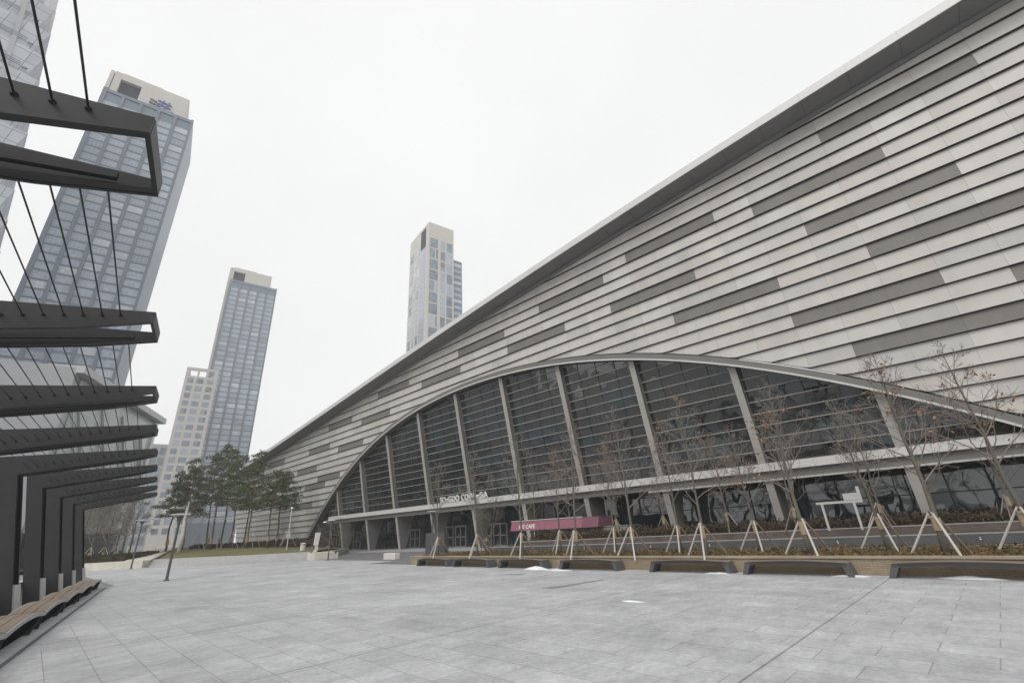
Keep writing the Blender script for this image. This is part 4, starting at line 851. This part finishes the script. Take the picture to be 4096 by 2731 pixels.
for i, (x, y) in enumerate([(18.5, 91), (20.5, 89), (22.2, 87), (25.0, 86), (28.3, 80.5)]):
    tripod((x, y, lawn_z(x, y)), 2.4, 1.5, 120+i, ['stake tripod furthest left under the pines', 'stake tripod second from the left under the pines', 'stake tripod in the middle under the pines', 'stake tripod fourth from the left under the pines', 'stake tripod at the right under the rightmost pine'][i], 'stake tripods under the pines')
t = thing('pale_trunk_tree', (14.6, 82, .9), 'pale barked bare trunk at the left edge of the pine clump', 'tree'); b = MB(); b.tube([(0, 0, -.1), (.05, 0, 2.5), (-.1, 0, 5), (0, .1, 7)], [.27, .23, .19, .08], 10); b.build('trunk', M['birch'], t, smooth=True)
b = MB(); tips = []; rg = random.Random(5)
for j in range(9): grow(b, Vector((-.05, 0, 3.6+.36*j)), (cos(j*2.4), sin(j*2.4), .9), 1.7, .05, 2, rg, tips)
b.keep = True; b.build('branches', M['twig'], t)
# bare trees on the left
bl_ = [((-3.55, 24, 0), 9.0, 'dark bare tree behind the pergola beams at the left edge', .34), ((-5.5, 38, 0), 10.5, 'second dark bare tree further back behind the pergola beams', .34), ((2.6, 73, .5), 7.5, 'staked bare tree just right of the last pergola column', .42), ((3.6, 74.5, .5), 8.0, 'bare tree with spreading branches before the low glass front', .46), ((4.9, 77, .5), 8.4, 'bare tree left of the lamp post by the cream wall', .45), ((6.3, 79, .5), 8.2, 'bare tree right behind the lamp post by the cream wall', .45), ((7.8, 83, .6), 9.0, 'bare tree before the cream apartment block', .42), ((10.0, 90, .7), 9.5, 'slim bare tree beside the ramp top', .36)]
for i, (p, H, l, spd) in enumerate(bl_):
    bare_tree(p, H, .14, 1.9, 400+i, l, group='bare trees on the left', spread=spd, nb=24, wrap=1.3 if i > 1 else 0, mt='twig_dark' if i < 2 else 'twig', el=(.5, .95), rmin=.009 if i < 2 else .020)
    if 1 < i < 7: tripod(p, 1.8, 1.2, 140+i, 'stakes of the '+l, 'stake tripods on the left')

# ---------------------------------------------------------------- towers and far buildings
def root(name, loc, rz, label, cat='building', group=None): return thing(name, loc, label, cat, group, rz)
RZ = radians(-8.5)
def curtain_tower(loc, W, D, H, label, crown, seed, logo=False):
    rg = random.Random(seed); t = root('tower', loc, RZ, label, 'tower', None)
    b = MB(); b.box(0, W, .3, D, 0, H); b.build('wall', M['t_blue'], t)
    nbay = 5; e0 = 1.3; pw_ = 1.15; bw = (W-e0-.9-pw_*(nbay-1))/nbay; fl_ = 3.55; nf = int(H/fl_)-1
    x = e0; bays = []
    for k in range(nbay):
        bays.append((x, x+bw)); x += bw
        if k < nbay-1:
            b = MB(); b.box(x, x+pw_, -.28, .29, 0, H-.6); b.build('pier', M['t_blue_d'], t); x += pw_
    b = MB(); b.box(-.05, e0-.02, -.2, .29, 0, H+.4); b.build('pier', M['t_blue_d'], t)
    b = MB(); b.box(W-.9, W+.05, -.2, .29, 0, H+.4); b.build('pier', M['t_blue_d'], t)
    b = MB(); b.box(e0, W-.92, -.1, .29, H-1.5, H); b.build('parapet', M['t_blue'], t)
    meshes = {}
    cnt = 0; rest = MB()
    for f in range(nf-1, 3, -1):
        for k, (x0, x1) in enumerate(bays):
            ti = 1 if rg.random() < .13 else (2 if rg.random() < .16 else 0)
            z0 = f*fl_+.6; z1 = z0+fl_-.8
            if z1 > H-1.6: continue
            mt = [M['t_glass'], M['t_glass_l'], M['t_glass_d']][ti]
            if cnt < 100:
                if ti not in meshes:
                    m_ = MB(); m_.box(0, x1-x0-.1, 0, .12, 0, z1-z0); o = m_.build('window', mt, t); meshes[ti] = o.data
                else:
                    o = bpy.data.objects.new('window', meshes[ti]); col.objects.link(o); o.parent = t
                o.location = (x0+.05, .17, z0)
            else: rest.box(x0+.05, x1-.05, .17, .29, z0, z1, ti)
            cnt += 1
    if rest.v: o = rest.build('window', [M['t_glass'], M['t_glass_l'], M['t_glass_d']], t); o['kind'] = 'stuff'
    # cream left flank and crown
    b = MB(); b.box(-1.3, -.06, 5.0, D-2, 0, H+crown-.5); b.build('flank_wall', M['t_cream'], t)
    cx0, cx1, cy0 = -1.0 if not logo else .2, W-4.2, 5.2
    z0, z1 = H+.02, H+crown; ox0, ox1 = cx0+(cx1-cx0)*.09, cx0+(cx1-cx0)*.36; oz1 = z0+(z1-z0)*.78
    b = MB(); b.box(cx0, ox0, cy0, D-3, z0, z1); b.box(ox1, cx1, cy0, D-3, z0, z1); b.box(ox0+.001, ox1-.001, cy0, D-3, oz1, z1); b.build('crown_wall', M['t_cream'], t)
    b = MB(); b.box(ox0+.02, ox1-.02, cy0+1.6, cy0+2.0, z0, oz1-.01); b.build('crown_recess', M['t_recess'], t)  # sheet with the opening's shade put into its colour
    b = MB(); b.box(cx0+2.5, cx0+(cx1-cx0)*.62, cy0+.6, cy0+6, z1+.001, z1+.9); b.build('crown_cap', M['t_cream'], t)
    if not logo:
        for q in range(3):
            b = MB(); xx = ox1+1.5+q*5.2; b.box(xx, xx+3.6, cy0-.08, cy0-.001, z0+.2, z0+1.8); b.build('window', M['t_glass'], t)
    else:
        lx = cx0+(cx1-cx0)*.70; lz = z0+(z1-z0)*.42; y = cy0-.3
        b = MB()
        for q in (-1.0, 1.0): b.bar((lx+q-.5, y, lz-1.8), (lx+q+.7, y, lz+2.8), .35, .75, up=Vector((0, 1, 0)))
        for q in (-.6, 1.3): b.bar((lx-2.4, y-.02, lz+q+.6), (lx+2.6, y-.02, lz+q-.2), .35, .75, up=Vector((0, 1, 0)))
        b.tube([(lx+1.6+2.2*cos(a), y, lz-1.0+1.9*sin(a)) for a in [-2.4+.25*i for i in range(10)]], [.1+.03*min(i, 9-i) for i in range(10)], 6)
        b.build('emblem', M['logo_blue'], t)
        text_mesh('lettering', 'The\nSharp', 1.7, .12, M['logo_dark'], Matrix.Translation((lx-5.2, y, lz+.2)) @ Matrix.Rotation(pi/2, 4, 'X'), t)
    return t
curtain_tower((-24.3, 206.3, 0), 31, 30, 180, 'huge blue glass tower with cream crown and blue emblem rising behind the pergola', 16, 1, True)
curtain_tower((56.4, 339.4, 0), 30.7, 30, 180, 'slim blue glass tower with cream crown behind the pine clump', 12.5, 2)
# framed cream tower behind the roof
t = root('tower', (128.0, 192.6, 0), RZ, 'cream framed tower with tall windows rising behind the sloping roof', 'tower')
W, D, H = 17.2, 27.4, 180
b = MB(); b.box(0, W, 0, D, 0, H-17); b.box(0, W, 3.2, D, H-17, H); b.box(0, W, 0, 3.19, H-17, H); b.build('wall', M['t_cream'], t)
b = MB(); b.box(W+.001, W+7, 2, D-4, 0, 159.5); b.build('side_wing', M['t_blue'], t)
for q in range(22):
    b = MB(); b.box(W+.8, W+6.4, 1.88, 1.999, 155-q*4.2, 157-q*4.2); b.build('window', M['t_glass_l' if q % 3 == 0 else 't_glass'], t)
rg = random.Random(9); row = 0; z = 168.8
while z > 60:
    for (f0, f1) in ((.06, .37), (.48, .66), (.72, .94)):
        split = row % 3 == 1 and f0 < .1
        for g0, g1 in (((f0, lerp(f0, f1, .6)), (lerp(f0, f1, .76), f1)) if split else ((f0, f1),)):
            o = MB(); x0, x1 = W*g0, W*g1; o.box(x0, x1, -.06, -.001, z-6.6, z); o.build('window', rg.choice([M['e_glass'], M['e_glass'], M['t_glass']]), t)
    z -= 7.5; row += 1
# left flank: windows, glass corner strip and at the top a flat dark panel painted as a notch's shade
b = MB(); b.box(-.12, -.001, 3.9, 10.8, 0, 164); b.build('corner_glazing', M['t_glass'], t)
b = MB(); b.box(-.1, -.001, 3.7, 10.8, 164.1, 178); b.build('recess', M['t_recess'], t)
z = 168
while z > 70:
    for y0, y1 in ((12.4, 15.2), (17.2, 20.0), (22.0, 25.6)):
        b = MB(); b.box(-.08, -.001, y0, y1, z-5.8, z); b.build('window', rg.choice([M['t_glass'], M['t_glass_l'], M['e_glass']]), t)
    z -= 7.5
# small cream block and its neighbour
t = root('tower', (39.8, 309.3, 0), radians(-11), 'narrow cream apartment block with square windows beside the slim blue tower', 'tower')
W, D, H = 15.7, 22, 100; b = MB(); b.box(0, W, 0, D, 0, H-5.2); b.box(0, W, D-1, D, H-5.19, H); b.box(0, 1.6, 0, D-1.01, H-5.19, H); b.box(W-1.6, W, 0, D-1.01, H-5.19, H); b.box(1.61, W-1.61, 0, 1.4, H-1.6, H); b.box(5.6, 6.6, 0, 1.4, H-5.19, H-1.61); b.box(9.9, 10.9, 0, 1.4, H-5.19, H-1.61); b.build('wall', M['t_cream'], t)
z = H-6.6
while z > 8:
    for x0, x1 in ((1.5, 4.3), (5.8, 9.3), (11.0, 14.2)):
        b = MB(); b.box(x0, x1, -.08, -.001, z-2.9, z); b.build('window', rg.choice([M['e_glass'], M['e_glass'], M['t_glass_d'], M['t_glass']]), t)
    z -= 4.55
t = root('apartment_block', (36.0, 343, 0), radians(-8), 'lower grey block half hidden between the glass building and the cream apartment block', 'building')
b = MB(); b.box(0, 16, 0, 20, 0, 60); b.build('wall', M['g_slab'], t); z = 58
while z > 4:
    for x0 in (.8, 4.4, 8.0, 11.8):
        b = MB(); b.box(x0, x0+2.9, -.08, -.001, z-4.2, z); b.build('window', rg.choice([M['e_glass'], M['t_glass_d']]), t)
    z -= 6.2
# silver serrated tower, upper left
t = root('tower', (-30, 147, 0), radians(6), 'silver tower with a serrated edge in the upper left corner', 'tower')
b = MB(); ln = MB(); H0 = 8.6
for k in range(22):
    z0, z1 = k*H0, (k+1)*H0-.02; xr = 15-.125*z0; xr2 = 15-.125*z1; b.hexa([(-60, 0, z0), (xr-1.6, 0, z0), (xr-1.6, 40, z0), (-60, 40, z0), (-60, -.0, z1), (xr2+1.3, -.9, z1), (xr2+1.3, 40, z1), (-60, -.0, z1) if False else (-60, 40, z1)])
    for q in range(3): ln.bar((-60, -.75, z0+2.0+q*.55), (xr-3, -.95, z0+2.0+q*.55), .08, .1)
    ln.bar((xr-2.6, -.6, z0+2), (xr-1.7, -1.2, z0+1.7), .35, .5)
b.build('facade', M['silver'], t); ln.build('maintenance_rail', M['silver_dark'], t)
for k in range(9):
    b = MB(); x = 6-k*5.4
    b.prism([(x, -.25, 0), (x+.9, -.25, 0), (x-17.5+.9, -1.2, 180), (x-17.5, -1.2, 180)], (0, .3, 0)); b.build('facade_rib', M['g_slab'], t)
# low glass building behind the pergola
t = root('office_building', (-1.0, 80.8, 0), 0, 'low glass and grey panel building with an overhanging roof behind the pergola', 'building')
u1 = Vector((12.7, 26.7, 0)).normalized(); n1 = Vector((u1.y, -u1.x, 0)); LL = 29.6; Hh = 25
b = MB()
b.prism([Vector((-45, 6, 0)), Vector((-.5, -.4, 0)), Vector((-.5, -.4, 0))+u1*2.5-n1*.6, Vector((-40, 14, 0))], (0, 0, Hh-.3)); b.build('panel_wall', M['g_panel'], t)
b = MB(); A = u1*2.0-n1*.7; B = u1*LL-n1*.7; b.prism([A, B, B-n1*20, A-n1*20], (0, 0, Hh-1.1)); b.build('glass_wall', M['g_glass'], t)
b = MB(); A = u1*-.6+n1*.6; B = u1*(LL+1.0)+n1*.6; b.prism([A, B, B-n1*24, A-n1*24], (0, 0, 1.0)); b.build('roof', M['g_slab'], t).location = (0, 0, Hh-1.0)
b = MB(); p = u1*(LL-.9)-n1*.3; b.prism([p, p+u1*1.0, p+u1*1.0-n1*1.0, p-n1*1.0], (0, 0, Hh-1.05)); b.build('corner_column', M['fascia'], t)
for q in range(4):
    b = MB(); a = u1*(2+q*7)-n1*.55; c_ = u1*(9+q*7)-n1*.55; b.bar(a+Vector((0, 0, 22)), c_+Vector((0, 0, 12)), .25, .25); b.bar(a+Vector((0, 0, 19.5)), c_+Vector((0, 0, 9.5)), .12, .12); b.build('brace', M['g_slab'], t)
for z0, z1 in ((.4, 4.2),):
    b = MB(); A = u1*1.0-n1*.45; B = u1*(LL-1)-n1*.45; b.prism([A+Vector((0, 0, z0)), B+Vector((0, 0, z0)), B-n1*.2+Vector((0, 0, z0)), A-n1*.2+Vector((0, 0, z0))], (0, 0, z1-z0)); b.build('lower_glazing', M['g_dark'], t)
for z0, ov in ((4.3, 1.5), (9.2, 2.2)):
    b = MB(); A = u1*-.2+n1*ov; B = u1*(LL-6)+n1*ov; b.prism([A+Vector((0, 0, z0)), B+Vector((0, 0, z0)), B-n1*(ov+.6)+Vector((0, 0, z0)), A-n1*(ov+.6)+Vector((0, 0, z0))], (0, 0, .7)); b.build('floor_slab', M['g_slab'], t)

# ---------------------------------------------------------------- air
hz = MB(); hz.box(-110, 190, -60, 420, -1.5, 200.5); o = hz.build('haze', []); o['kind'] = 'stuff'
mt = bpy.data.materials.new('haze_air'); mt.use_nodes = True; nt = mt.node_tree; nt.nodes.clear()
ou = N(nt, 'ShaderNodeOutputMaterial'); pv = N(nt, 'ShaderNodeVolumePrincipled'); pv.inputs['Density'].default_value = .0006; pv.inputs['Color'].default_value = (.955, .972, .995, 1); pv.inputs['Anisotropy'].default_value = 0
nt.links.new(pv.outputs[0], ou.inputs['Volume']); o.data.materials.append(mt)
